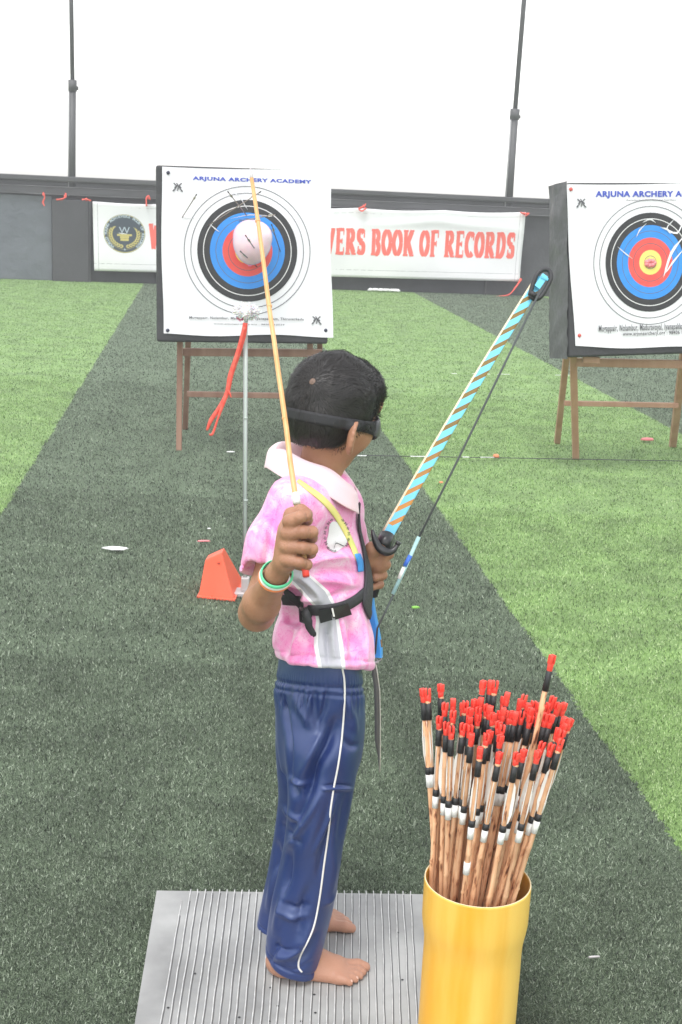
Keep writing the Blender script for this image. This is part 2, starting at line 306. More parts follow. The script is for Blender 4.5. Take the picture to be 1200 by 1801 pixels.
# turf: two greens laid in rolls running away from the archer
def turf(name, blades):
    m = bpy.data.materials.new(name); m.use_nodes = True; n_, l_, b_ = nodes(m)
    g = n_.new('ShaderNodeNewGeometry'); s_ = n_.new('ShaderNodeSeparateXYZ'); l_.new(g.outputs['Position'], s_.inputs[0])
    def M(op, a, b=None, c=None):
        q = n_.new('ShaderNodeMath'); q.operation = op
        for i, v in enumerate((a, b, c)):
            if v is None: continue
            if isinstance(v, (int, float)): q.inputs[i].default_value = v
            else: l_.new(v, q.inputs[i])
        return q.outputs[0]
    wob = n_.new('ShaderNodeTexNoise'); wob.inputs['Scale'].default_value = 2.5; l_.new(g.outputs['Position'], wob.inputs[0])
    wf = n_.new('ShaderNodeTexNoise'); wf.inputs['Scale'].default_value = 55; l_.new(g.outputs['Position'], wf.inputs[0])
    s = M('ADD', M('ADD', M('ADD', s_.outputs[0], M('MULTIPLY', M('SUBTRACT', wf.outputs[0], .5), .05)), M('MULTIPLY', s_.outputs[1], .112)), M('MULTIPLY', M('SUBTRACT', wob.outputs[0], .5), .035))
    fr = M('FRACT', M('DIVIDE', M('ADD', s, .87+4), 4.0))         # period 4 m: dark, light
    dark = M('LESS_THAN', fr, .5)
    rn = n_.new('ShaderNodeTexNoise'); rn.inputs['Scale'].default_value = 330; rn.inputs['Detail'].default_value = 2; l_.new(g.outputs['Position'], rn.inputs[0])
    if blades:
        at = n_.new('ShaderNodeAttribute'); at.attribute_name = 'rnd'; rv = at.outputs['Fac']
    else: rv = M('MULTIPLY_ADD', M('SUBTRACT', rn.outputs[0], .5), 2.2, .35)
    pn = n_.new('ShaderNodeTexNoise'); pn.inputs['Scale'].default_value = 4.5; pn.inputs['Detail'].default_value = 5; l_.new(g.outputs['Position'], pn.inputs[0])
    mp_ = n_.new('ShaderNodeMapping'); mp_.inputs['Scale'].default_value = (1.2, 16, 1); l_.new(g.outputs['Position'], mp_.inputs[0])
    rw = n_.new('ShaderNodeTexNoise'); rw.inputs['Scale'].default_value = 1.0; rw.inputs['Detail'].default_value = 3; l_.new(mp_.outputs[0], rw.inputs[0])
    pv = M('ADD', M('MULTIPLY_ADD', M('SUBTRACT', pn.outputs[0], .5), 1.2, 1.0), M('MULTIPLY', M('SUBTRACT', rw.outputs[0], .5), .3))
    def ramp(cols):
        r = n_.new('ShaderNodeValToRGB'); e = r.color_ramp.elements; e[0].position = 0; e[0].color = (*cols[0], 1); e[1].position = 1; e[1].color = (*cols[-1], 1)
        for i, c in enumerate(cols[1:-1]): q = e.new((i+1)/(len(cols)-1)); q.color = (*c, 1)
        l_.new(rv, r.inputs[0]); return r.outputs[0]
    D = ramp([(.010,.015,.009), (.070,.094,.059), (.150,.190,.126), (.34,.390,.30)])
    L = ramp([(.045,.090,.016), (.170,.285,.080), (.290,.420,.155), (.46,.57,.31)])
    mx = n_.new('ShaderNodeMix'); mx.data_type = 'RGBA'; l_.new(dark, mx.inputs[0]); l_.new(L, mx.inputs[6]); l_.new(D, mx.inputs[7])
    # darker lines inside the dark roll
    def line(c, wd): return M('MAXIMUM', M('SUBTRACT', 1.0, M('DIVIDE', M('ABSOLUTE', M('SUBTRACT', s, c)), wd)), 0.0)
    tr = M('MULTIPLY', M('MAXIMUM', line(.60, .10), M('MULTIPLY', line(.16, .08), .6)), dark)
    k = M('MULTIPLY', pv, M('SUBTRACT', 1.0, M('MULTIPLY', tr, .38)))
    mu = n_.new('ShaderNodeMix'); mu.data_type = 'RGBA'; mu.blend_type = 'MULTIPLY'; mu.inputs[0].default_value = 1
    cb = n_.new('ShaderNodeCombineColor'); [l_.new(k, cb.inputs[i]) for i in range(3)]
    l_.new(mx.outputs[2], mu.inputs[6]); l_.new(cb.outputs[0], mu.inputs[7]); l_.new(mu.outputs[2], b_.inputs['Base Color'])
    b_.inputs['Roughness'].default_value = .55 if blades else .9; b_.inputs['Specular IOR Level'].default_value = .4 if blades else .1; b_.inputs['Sheen Weight'].default_value = .26; b_.inputs['Sheen Tint'].default_value = (.80,1,.72,1)
    return m
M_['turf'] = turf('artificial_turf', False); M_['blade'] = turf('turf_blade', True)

# ------------------------------------------------------------------ SDF toolkit
class Field:
    def __init__(s, lo, hi, h):
        s.lo = np.array(lo, float); s.h = h; s.n = np.ceil((np.array(hi)-s.lo)/h).astype(int)+1
        s.D = np.full(s.n, .05, np.float32)
        s.ax = [s.lo[i]+h*np.arange(s.n[i]) for i in range(3)]
    def win(s, lo, hi):
        a = np.clip(np.floor((np.array(lo)-s.lo)/s.h).astype(int), 0, s.n-1); b = np.clip(np.ceil((np.array(hi)-s.lo)/s.h).astype(int)+1, 1, s.n)
        sl = tuple(slice(a[i], b[i]) for i in range(3))
        X, Y, Z = np.meshgrid(*[s.ax[i][sl[i]] for i in range(3)], indexing='ij', sparse=True)
        return sl, X, Y, Z
    def mix(s, sl, d, k, op='add'):
        a = s.D[sl]
        if op == 'sub': d = -d; s.D[sl] = np.maximum(a, d) if k <= 0 else np.maximum(a, d)+np.maximum(k-np.abs(a-d), 0)**2/(4*k)
        else: s.D[sl] = np.minimum(a, d) if k <= 0 else np.minimum(a, d)-np.maximum(k-np.abs(a-d), 0)**2/(4*k)
    def cap(s, a, b, ra, rb, k=.01, op='add', flat=None):
        a = np.array(a, float); b = np.array(b, float); pad = max(ra, rb)+k+4*s.h
        sl, X, Y, Z = s.win(np.minimum(a, b)-pad, np.maximum(a, b)+pad)
        v = b-a; L = max(v@v, 1e-12); t = np.clip(((X-a[0])*v[0]+(Y-a[1])*v[1]+(Z-a[2])*v[2])/L, 0, 1)
        f = flat or 1.0
        d = np.sqrt((X-a[0]-t*v[0])**2+(Y-a[1]-t*v[1])**2+((Z-a[2]-t*v[2])*f)**2)-(ra+(rb-ra)*t)
        s.mix(sl, d, k, op)
    def chain(s, pts, rs, k=.008):
        for i in range(len(pts)-1): s.cap(pts[i], pts[i+1], rs[i], rs[i+1], k)
    def ell(s, c, r, R=None, k=.01, op='add'):
        c = np.array(c, float); r = np.array(r, float); pad = r.max()+k+4*s.h; R = np.eye(3) if R is None else np.array(R)
        sl, X, Y, Z = s.win(c-pad, c+pad); q = [((X-c[0])*R[0, i]+(Y-c[1])*R[1, i]+(Z-c[2])*R[2, i]) for i in range(3)]
        k0 = np.sqrt(sum((q[i]/r[i])**2 for i in range(3))); k1 = np.sqrt(sum((q[i]/r[i]**2)**2 for i in range(3)))+1e-9
        s.mix(sl, k0*(k0-1)/k1, k, op)
    def loft(s, rings, k=.01, p=2.0):
        """rings: (z, cx, cy, a, b, yaw_deg) ascending or descending; elliptical sections."""
        R = sorted(rings); z = np.array([r[0] for r in R]); A = np.array([r[1:] for r in R], float)
        pad = A[:, 2:4].max()+k+4*s.h
        sl, X, Y, Z = s.win((A[:, 0].min()-pad, A[:, 1].min()-pad, z[0]-k-4*s.h), (A[:, 0].max()+pad, A[:, 1].max()+pad, z[-1]+k+4*s.h))
        zz = Z[0, 0, :]; I = [smooth_interp(zz, z, A[:, j])[None, None, :] for j in range(5)]
        cx, cy, a, b, yw = I; c, sn = np.cos(np.radians(yw)), np.sin(np.radians(yw))
        x = (X-cx)*c+(Y-cy)*sn; y = -(X-cx)*sn+(Y-cy)*c
        k0 = (np.abs(x/a)**p+np.abs(y/b)**p)**(1/p); k1 = np.sqrt((x/a**2)**2+(y/b**2)**2)+1e-9
        d = np.where(k0 > .3, k0*(k0-1)/k1, -.02); d = np.maximum(d, np.maximum(z[0]-Z, Z-z[-1]))
        s.mix(sl, d, k)
    def halfspace(s, p, nrm, lo, hi, k=.003):
        """remove the side nrm points to, inside the box lo..hi"""
        sl, X, Y, Z = s.win(lo, hi); nrm = np.array(nrm, float); nrm /= np.linalg.norm(nrm)
        d = -((X-p[0])*nrm[0]+(Y-p[1])*nrm[1]+(Z-p[2])*nrm[2]); s.mix(sl, d, k, 'sub')
    def mesh(s, smooth=2):
        D = s.D; nx, ny, nz = D.shape; I = D < 0
        C = [(i, j, k) for i in (0, 1) for j in (0, 1) for k in (0, 1)]
        cnt = sum(I[i:nx-1+i, j:ny-1+j, k:nz-1+k].astype(np.uint8) for i, j, k in C)
        act = np.argwhere((cnt > 0) & (cnt < 8)); idx = np.full((nx-1, ny-1, nz-1), -1, np.int32); idx[tuple(act.T)] = np.arange(len(act))
        vals = {c: D[act[:, 0]+c[0], act[:, 1]+c[1], act[:, 2]+c[2]].astype(float) for c in C}
        acc = np.zeros((len(act), 3)); num = np.zeros(len(act))
        for c in C:
            for a in range(3):
                if c[a]: continue
                e = list(c); e[a] = 1; e = tuple(e); v0, v1 = vals[c], vals[e]; m = (v0 < 0) != (v1 < 0)
                t = np.where(m, v0/(v0-v1+1e-20), 0); p = np.tile(np.array(c, float), (len(act), 1)); p[:, a] += t
                acc[m] += p[m]; num[m] += 1
        V = (act+acc/num[:, None])*s.h+s.lo; Fs = []
        for a in range(3):
            b, c = (a+1) % 3, (a+2) % 3
            s0 = [slice(1, D.shape[i]-1) for i in range(3)]; s0[a] = slice(0, D.shape[a]-1)
            s1 = list(s0); s1[a] = slice(1, D.shape[a])
            A_, B_ = I[tuple(s0)], I[tuple(s1)]
            for up in (True, False):
                e = np.argwhere((A_ & ~B_) if up else (~A_ & B_)); e[:, b] += 1; e[:, c] += 1
                if not len(e): continue
                def cell(db, dc):
                    q = e.copy(); q[:, b] -= db; q[:, c] -= dc; return idx[tuple(q.T)]
                qd = np.stack([cell(1, 1), cell(0, 1), cell(0, 0), cell(1, 0)], 1)
                Fs.append(qd if up else qd[:, ::-1])
        Fc = np.vstack(Fs); Fc = Fc[(Fc >= 0).all(1)]
        for _ in range(smooth): V = lap(V, Fc, .5)
        return V, Fc
def lap(V, Fc, w):
    A = np.zeros_like(V); n = np.zeros(len(V))
    for i in range(4):
        for j in (1, 3): np.add.at(A, Fc[:, i], V[Fc[:, (i+j) % 4]]); np.add.at(n, Fc[:, i], 1)
    return V+w*(A/np.maximum(n, 1)[:, None]-V)
def normals(V, Fc):
    n = np.cross(V[Fc[:, 2]]-V[Fc[:, 0]], V[Fc[:, 3]]-V[Fc[:, 1]]); N = np.zeros_like(V)
    for i in range(4): np.add.at(N, Fc[:, i], n)
    return N/(np.linalg.norm(N, axis=1)[:, None]+1e-12)
def smooth_interp(x, xp, fp):
    """monotone-ish cubic through the keys"""
    xp = np.asarray(xp, float); fp = np.asarray(fp, float); d = np.gradient(fp, xp) if len(xp) > 2 else np.full(len(xp), (fp[-1]-fp[0])/(xp[-1]-xp[0]))
    x = np.clip(x, xp[0], xp[-1]); i = np.clip(np.searchsorted(xp, x)-1, 0, len(xp)-2); h = xp[i+1]-xp[i]; t = (x-xp[i])/h
    return (2*t**3-3*t**2+1)*fp[i]+(t**3-2*t**2+t)*h*d[i]+(-2*t**3+3*t**2)*fp[i+1]+(t**3-t**2)*h*d[i+1]
def wob(P, f, seed, n=7, an=(1, 1, 1)):
    r = np.random.default_rng(seed); o = np.zeros(len(P))
    for _ in range(n):
        k = r.normal(size=3)*f*np.array(an); o += np.sin(P@k+r.uniform(0, 6.28))
    return o/math.sqrt(n)
def polydist(P, L):
    """distance of 2-D points P to polyline L, and fraction along it"""
    best = np.full(len(P), 1e9); fr = np.zeros(len(P)); m = len(L)-1
    for i in range(m):
        a, b = L[i], L[i+1]; v = b-a; t = np.clip(((P-a)@v)/max(v@v, 1e-9), 0, 1); d = np.linalg.norm(P-a-t[:, None]*v, axis=1)
        k = d < best; best[k] = d[k]; fr[k] = (i+t[k])/m
    return best, fr
def folds(V, N, lst, nearY, gain=1.0, wg=1.0):
    """lst: (pixel polyline on the cloth, width m, height m); raises or sinks the near side of the cloth"""
    px = PROJ(V); face = np.clip(-(N[:, 1])*1.6, 0, 1)*(V[:, 1] < nearY)
    out = V.copy()
    for L, wd, hh in lst:
        hh = hh*gain
        C = catmull([(a, b) for a, b in L], 6); d, fr = polydist(px, C); d = d/1000.
        out += N*(hh*np.exp(-(d/(wd*wg))**2)*np.sin(np.pi*np.clip(fr*.92+.04, 0, 1))**.6*face)[:, None]
    return out
def bvh(V, Fc): return BVHTree.FromPolygons([Vector(v) for v in V], [tuple(int(i) for i in f) for f in Fc])
def hit(T, px, py, off, back=None):
    d = ray(px, py); d = d/np.linalg.norm(d); r = T.ray_cast(Vector(CAM), Vector(d))
    if r[0] is None:
        if back is None: return None, None
        p = U(px, py, back); r2 = T.find_nearest(Vector(p)); q, nn = np.array(r2[0]), np.array(r2[1]); return q+nn*off, nn
    nn = np.array(r[1]);  nn = nn if nn@d < 0 else -nn
    return np.array(r[0])+nn*off, nn
def strip_on(T, path, widths, off, back, cut=6):
    """a band laid on a surface: pixel path, widths in pixels -> grid mesh (3 across)"""
    C = catmull(path, cut); W = np.interp(np.linspace(0, 1, len(C)), np.linspace(0, 1, len(widths)), widths); tg = np.gradient(C, axis=0); tg /= np.linalg.norm(tg, axis=1)[:, None]
    V = []; last = None
    for p, t, w_ in zip(C, tg, W):
        nrm = np.array([-t[1], t[0]])
        for s in (-.5, -.17, .17, .5):
            q = p+nrm*w_*s; h_, _ = hit(T, q[0], q[1], off, back); V.append(h_)
    V = np.array(V).reshape(len(C), 4, 3)
    for _ in range(2): V[1:-1] = .5*V[1:-1]+.25*(V[:-2]+V[2:])
    Fc = [(i*4+j, i*4+j+1, (i+1)*4+j+1, (i+1)*4+j) for i in range(len(C)-1) for j in range(3)]
    return V.reshape(-1, 3), Fc

# ------------------------------------------------------------------ text helpers
def text_flat(s, size=1.0, offset=0.0, spacing=1.0):
    cu = bpy.data.curves.new('t', 'FONT'); cu.body = s; cu.size = size; cu.offset = offset; cu.space_character = spacing; cu.resolution_u = 3; cu.fill_mode = 'FRONT'
    o = bpy.data.objects.new('t', cu); COL.objects.link(o); dg = bpy.context.evaluated_depsgraph_get(); dg.update()
    me = o.evaluated_get(dg).to_mesh(); V = np.array([v.co[:] for v in me.vertices]); Fc = [tuple(p.vertices) for p in me.polygons]
    o.evaluated_get(dg).to_mesh_clear(); bpy.data.objects.remove(o); bpy.data.curves.remove(cu)
    return V[:, :2], Fc
def fit_text(s, x0, x1, y0, y1, offset=0., spacing=1.0):
    V, Fc = text_flat(s, 1, offset, spacing); lo, hi = V.min(0), V.max(0)
    return (V-lo)/(hi-lo)*np.array([x1-x0, y1-y0])+np.array([x0, y0]), Fc
def arc(cx, cy, rx, ry, a0, a1, n=18):
    return [(cx+rx*math.cos(math.radians(a0+(a1-a0)*i/n)), cy+ry*math.sin(math.radians(a0+(a1-a0)*i/n))) for i in range(n+1)]
def stroke(P, w_):
    """variable pen: w_ = (thickness for vertical travel, for horizontal travel)"""
    P = np.array(P, float); Q = [P[0]]
    for a, b in zip(P[:-1], P[1:]):
        k = max(1, int(np.linalg.norm(b-a)/.12))
        for i in range(k): Q.append(a+(b-a)*(i+1)/k)
    P = np.array(Q); T = np.gradient(P, axis=0); T /= np.linalg.norm(T, axis=1)[:, None]+1e-9
    N = np.stack([-T[:, 1], T[:, 0]], 1); W = np.abs(T[:, 1])*w_[0]+np.abs(T[:, 0])*w_[1]
    V = np.vstack([P+N*W[:, None]/2, P-N*W[:, None]/2]); n = len(P)
    return V, [(i, i+1, n+i+1, n+i) for i in range(n-1)]
SER = {  # slab-serif capitals, cell height 1: width, strokes, serif boxes
 'O': (.66, [arc(.33,.5,.235,.42,0,360,28)], []), 'C': (.62, [arc(.36,.5,.25,.42,48,312,22)], [(.52,.66,.08,.26)]),
 'S': (.56, [arc(.28,.73,.17,.19,30,270,14)+arc(.28,.27,.18,.19,90,-150,14)], [(.44,.66,.08,.20),(.07,.14,.08,.20)]),
 'R': (.70, [[(.17,.02),(.17,.98)], arc(.30,.73,.20,.20,90,-90,12), [(.30,.48),(.56,.06)]], [(.02,0,.32,.08),(.02,.92,.30,.08),(.48,0,.22,.08)]),
 'D': (.70, [[(.17,.02),(.17,.98)], arc(.28,.5,.27,.43,90,-90,20)], [(.02,0,.3,.08),(.02,.92,.3,.08)]),
 'B': (.66, [[(.17,.02),(.17,.98)], arc(.30,.73,.19,.20,90,-90,12), arc(.31,.27,.21,.22,90,-90,12)], [(.02,0,.3,.08),(.02,.92,.3,.08)]),
 'E': (.60, [[(.17,.02),(.17,.98)], [(.17,.95),(.54,.95)], [(.17,.51),(.42,.51)], [(.17,.05),(.54,.05)]], [(.49,.74,.06,.22),(.39,.40,.06,.22),(.50,.04,.06,.24),(.02,0,.3,.07),(.02,.93,.3,.07)]),
 'F': (.58, [[(.17,.02),(.17,.98)], [(.17,.95),(.53,.95)], [(.17,.50),(.42,.50)]], [(.48,.72,.06,.24),(.38,.39,.06,.22),(.02,0,.32,.08),(.02,.92,.3,.08)]),
 'K': (.72, [[(.17,.02),(.17,.98)], [(.27,.42),(.56,.95)], [(.32,.54),(.58,.05)]], [(.02,0,.32,.08),(.02,.92,.32,.08),(.46,.92,.24,.08),(.46,0,.26,.08)]),
 'W': (.98, [[(.16,.96),(.31,.04)], [(.31,.04),(.49,.92)], [(.49,.92),(.67,.04)], [(.67,.04),(.83,.96)]], [(.02,.92,.28,.08),(.70,.92,.27,.08)]),
 'L': (.58, [[(.17,.02),(.17,.98)], [(.17,.05),(.54,.05)]], [(.49,.04,.06,.26),(.02,.92,.32,.08)]),
 'Y': (.68, [[(.13,.96),(.34,.45)], [(.55,.96),(.34,.45)], [(.34,.5),(.34,.02)]], [(.0,.92,.28,.08),(.44,.92,.24,.08),(.2,0,.3,.08)]),
 'U': (.70, [[(.16,.98),(.16,.30)]+arc(.35,.28,.19,.22,180,360,12)+[(.54,.98)]], [(.02,.92,.3,.08),(.42,.92,.24,.08)]),
 'N': (.72, [[(.16,.02),(.16,.98)], [(.16,.95),(.56,.05)], [(.57,.02),(.57,.98)]], [(.02,0,.3,.08),(.44,.92,.26,.08)]),
 'G': (.68, [arc(.36,.5,.25,.42,48,330,22), [(.56,.42),(.56,.1)]], [(.42,.40,.26,.08)]),
 'A': (.72, [[(.13,.04),(.36,.96)], [(.36,.96),(.58,.04)], [(.2,.32),(.5,.32)]], [(.0,0,.26,.08),(.44,0,.28,.08)]),
 'H': (.74, [[(.17,.02),(.17,.98)], [(.57,.02),(.57,.98)], [(.17,.5),(.57,.5)]], [(.02,0,.3,.08),(.42,0,.3,.08),(.02,.92,.3,.08),(.42,.92,.3,.08)]),
 'I': (.34, [[(.17,.02),(.17,.98)]], [(.02,0,.3,.08),(.02,.92,.3,.08)]),
 'V': (.70, [[(.14,.96),(.35,.04)], [(.35,.04),(.56,.96)]], [(.0,.92,.28,.08),(.42,.92,.26,.08)]), ' ': (.30, [], [])}
def serif_text(s, gap=.035):
    x = 0; P = []; lay = 0
    for ch in s:
        wd, st, bx = SER[ch]
        for k, q in enumerate(st):
            V, Fc = stroke(q, (.235, .13)); P.append((V+np.array([x, 0]), Fc, k))
        for k, (a, b, c, d) in enumerate(bx):
            P.append((np.array([(x+a, b), (x+a+c, b), (x+a+c, b+d), (x+a, b+d)]), [(0, 1, 2, 3)], 4+k))
        x += wd+gap
    return P, x-gap

# =================================================================== SETTING
# ground: one sheet of turf reaching far beyond the parapet
mb = MB(); mb.add([(-40,-12,0),(40,-12,0),(40,30,0),(-40,30,0)], [(0,1,2,3)])
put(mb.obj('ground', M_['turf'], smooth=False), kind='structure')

# turf pile: many small blades
def blades():
    P = []; Hh = []; Wd = []
    for d0, d1, dens, h_, w_ in ((1.55, 2.6, 95000, .0068, .0020), (2.6, 3.8, 48000, .0080, .0026), (3.8, 6.0, 19000, .0095, .0038), (6.0, 9.5, 9000, .009, .0050), (9.5, 20.3, 3000, .009, .0085)):
        sl = .40; A = sl*(d1*d1-d0*d0)+.8*(d1-d0); n = int(A*dens)
        y = np.sqrt(RNG.uniform(d0*d0, d1*d1, n)); x = RNG.uniform(-1, 1, n)*(sl*y+.40)
        P.append(np.stack([x, y], 1)); Hh.append(np.full(n, h_)); Wd.append(np.full(n, w_))
    P = np.vstack(P); Hh = np.concatenate(Hh); Wd = np.concatenate(Wd)
    keep = P[:, 1] < 19.45+.1815*P[:, 0]; P, Hh, Wd = P[keep], Hh[keep], Wd[keep]; n = len(P)
    az = RNG.uniform(0, 2*math.pi, n); tilt = RNG.uniform(.15, 1.25, n); L = Hh*RNG.uniform(.6, 1.3, n)
    up = np.stack([np.sin(tilt)*np.cos(az), np.sin(tilt)*np.sin(az), np.cos(tilt)], 1)*L[:, None]
    a2 = az+RNG.uniform(.6, 2.4, n); sd_ = np.stack([np.cos(a2), np.sin(a2), 0*a2], 1)*(Wd*RNG.uniform(.6, 1.2, n))[:, None]/2
    B = np.stack([P[:, 0], P[:, 1], np.full(n, .001)+RNG.uniform(0, .003, n)], 1)
    V = np.stack([B-sd_, B+sd_, B+up+sd_*.35, B+up-sd_*.35], 1).reshape(-1, 3)
    me = bpy.data.meshes.new('grass'); me.vertices.add(4*n); me.vertices.foreach_set('co', V.astype(np.float32).ravel())
    me.loops.add(4*n); me.loops.foreach_set('vertex_index', np.arange(4*n, dtype=np.int32)); me.polygons.add(n)
    me.polygons.foreach_set('loop_start', np.arange(0, 4*n, 4, dtype=np.int32)); me.update(calc_edges=True)
    a = me.attributes.new('rnd', 'FLOAT', 'POINT'); a.data.foreach_set('value', np.repeat(np.clip(RNG.normal(.40, 1, n)*np.interp(P[:, 1], [3, 9, 14], [.36, .26, .16])+.40*(1-np.interp(P[:, 1], [3, 9, 14], [.36, .26, .16])), 0, 1), 4).astype(np.float32))
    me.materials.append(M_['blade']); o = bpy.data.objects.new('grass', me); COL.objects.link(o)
    put(o, 'short artificial grass pile in alternating dark and light green rolls', 'grass', kind='stuff')
blades()

# faint seams across the turf with flecks of white tape
def seam(y0px, x0, x1, y1px, seed, name, label, wfrac, grp):
    r = random.Random(seed); x = x0
    while x < x1:
        L = r.uniform(8, 34); 
        if r.random() < wfrac:
            y = y0px+(y1px-y0px)*(x-x0)/(x1-x0)
            a, b = G(x, y, .019), G(x+L, y+(y1px-y0px)*L/(x1-x0), .019); mb = MB(); mb.bar(a, b, .003, .011*r.uniform(.5, 1), (0, 1, 0)); put(mb.obj(name, M_['litter_white'], smooth=False), label, 'tape', grp)
        x += L+r.uniform(4, 40)
seam(797, 322, 1200, 809, 3, 'seam_tape', 'frayed white tape fleck on the turf seam at the easel feet', .42, 'tape flecks on the near seam')
seam(655, 668, 1010, 660, 5, 'seam_tape', 'frayed white tape fleck on the farther turf seam behind the bow', .6, 'tape flecks on the far seam')
mb = MB(); a = G(640, 801, .0175); b = G(1215, 811, .0175); mb.bar(a, b, .003, .009, (0, 1, 0))
put(mb.obj('seam_line', M_['t_black'], smooth=False), 'thin dark joint line across the turf at the easel feet', 'seam', kind='structure')

# parapet wall
WA = np.array([-5.0, 18.67, 0]); WD = np.array([8.154, 1.48, 0]); WD /= np.linalg.norm(WD); WN = np.array([WD[1], -WD[0], 0])
def W(px, py, out=0.0): return PL(px, py, WA+WN*out, WN)
def WS(s, z, out=0.0): return WA+WD*s+WN*out+np.array([0, 0, z])
def sW(px): return float(np.dot(W(px, 430)-WA, WD))
rotW = np.stack([WD, -WN, [0, 0, 1]], 1)
def wbox(mb, s0, s1, z0, z1, o0, o1, mi=0):
    mb.box(WS((s0+s1)/2, (z0+z1)/2, (o0+o1)/2), (s1-s0, o1-o0, z1-z0), rotW, mi)
wall = empty('parapet_wall', WS(4, 0), 'low dark cloth covered parapet wall with railings behind the white banner', 'wall')
mb = MB(); wbox(mb, -22, 32, 0, 1.20, -.25, 0); bevel(mb.obj('wall_face', M_['black_cloth'], wall, False), .01)
mb = MB(); wbox(mb, -22, sW(92), .0, 1.175, .005, .035); bevel(mb.obj('grey_sheet', M_['panel_grey'], wall, False), .008)
mb = MB(); wbox(mb, sW(93), sW(157), .0, 1.13, .01, .16); bevel(mb.obj('dark_panel', M_['panel_dark'], wall, False), .008)
mb = MB(); wbox(mb, sW(157.6), sW(159.8), .0, 1.15, .02, .12); mb.obj('pale_post', M_['rail_line'], wall, False)
mb = MB(); wbox(mb, sW(857.2), sW(859.5), .0, .42, .004, .05); mb.obj('pale_post', M_['rail_line'], wall, False)
for z0, z1, o in ((1.205, 1.30, .10), (1.312, 1.375, .05), (1.382, 1.45, .12)):
    mb = MB(); wbox(mb, -22, 32, z0, z1, -.2, o); bevel(mb.obj('rail', M_['rail'], wall, False), .012)
for z0, o in ((1.298, .108), (1.374, .10), (1.195, .11)):
    mb = MB(); wbox(mb, -22, 32, z0, z0+.014, -.1, o); mb.obj('rail_edge', M_['rail_line'], wall, False)

# tall poles on the parapet
def pole(pxs, ybase, ymid, wpx, label, lite):
    (xb, xm, xt) = pxs; base = W(xb, ybase, .04); mid = W(xm, ymid, .04); top = mid+(mid-base)/np.linalg.norm(mid-base)*3.6
    tt = W(xt, 0, .04); top = mid+(tt-mid)*2.2
    root = empty('pole', base, label, 'pole', 'tall poles on the parapet')
    r = wpx/2/124.
    mb = MB(); mb.tube([base, mid], r, 14); mb.obj('lower_tube', M_['pole'], root)
    mb = MB(); mb.tube([base-WD*r*.98+WN*r*.3, mid-WD*r*.98+WN*r*.3], r*.22, 8); mb.obj('conduit', M_['pole_light'], root)
    mb = MB(); mb.tube([mid-(mid-base)/np.linalg.norm(mid-base)*.02, mid+(top-mid)/np.linalg.norm(top-mid)*.13], r*1.25, 14); mb.obj('coupling', M_['pole'], root)
    mb = MB(); mb.tube([mid, top], r*.62, 12); mb.obj('upper_tube', M_['pole'] if not lite else M_['pole'], root)
    mb = MB(); mb.tube([mid+WD*r*1.3, mid+WD*r*1.3+(mid-base)*.035], r*.35, 8); mb.obj('clamp', M_['pole'], root)
pole((127, 128, 125.5), 345, 158, 12, 'tall dark grey pole rising above the parapet left of the black target board', 0)
pole((894, 905, 922), 372, 208, 14, 'tall leaning dark pole rising above the parapet behind the bow tip', 0)

# banner
BN = .20
bTL, bTR, bBR, bBL = W(163, 354, BN), W(925, 373, BN), W(914, 495, BN), W(166, 476, BN)
BW = 5.87
def BAN(u, v, off=0.0):
    u = np.asarray(u, float)[..., None]; v = np.asarray(v, float)[..., None]
    p = (bBL*(1-u)+bBR*u)*(1-v)+(bTL*(1-u)+bTR*u)*v
    sagu = .010*np.sin(v*6+u*9)+.012*np.sin(u*17+1)*(.3+v)+.02*np.exp(-((v-.84+.25*np.abs(u-.78)*2)/.05)**2)*np.exp(-((u-.78)/.16)**2)
    droop = -.022*np.abs(np.sin(u*math.pi*5.0))*np.clip(v, 0, 1)**4
    return p+WN*(sagu+off)+np.array([0, 0, 1.])*droop
NU, NV = 120, 26; us, vs = np.meshgrid(np.linspace(0, 1, NU), np.linspace(0, 1, NV), indexing='ij')
V = BAN(us, vs).reshape(-1, 3); Fc = [(i*NV+j, (i+1)*NV+j, (i+1)*NV+j+1, i*NV+j+1) for i in range(NU-1) for j in range(NV-1)]
ban = empty('banner', BAN(.5, 0.), 'long white banner with red capital lettering and round crest, tied to the parapet', 'banner')
solidify(mobj('banner_sheet', V, Fc, M_['banner'], ban), .004, 1)
def banpx(px, py):
    """pixel -> banner u, v"""
    p = W(px, py, BN); u = np.dot(p-bBL, bBR-bBL)/np.dot(bBR-bBL, bBR-bBL); b = bBL*(1-u)+bBR*u; t = bTL*(1-u)+bTR*u
    return u, (p[2]-b[2])/(t[2]-b[2])
P, Wt = serif_text("WORLD YOUNG ACHIEVERS BOOK OF RECORDS"); xE = serif_text("WORLD YOUNG ACHIEV")[1]+.035; uE = banpx(589, 450)[0]
u0, v0 = banpx(262, 457); u1, v1 = banpx(904, 446); _, vt = banpx(650, 404); _, vb = banpx(650, 447)
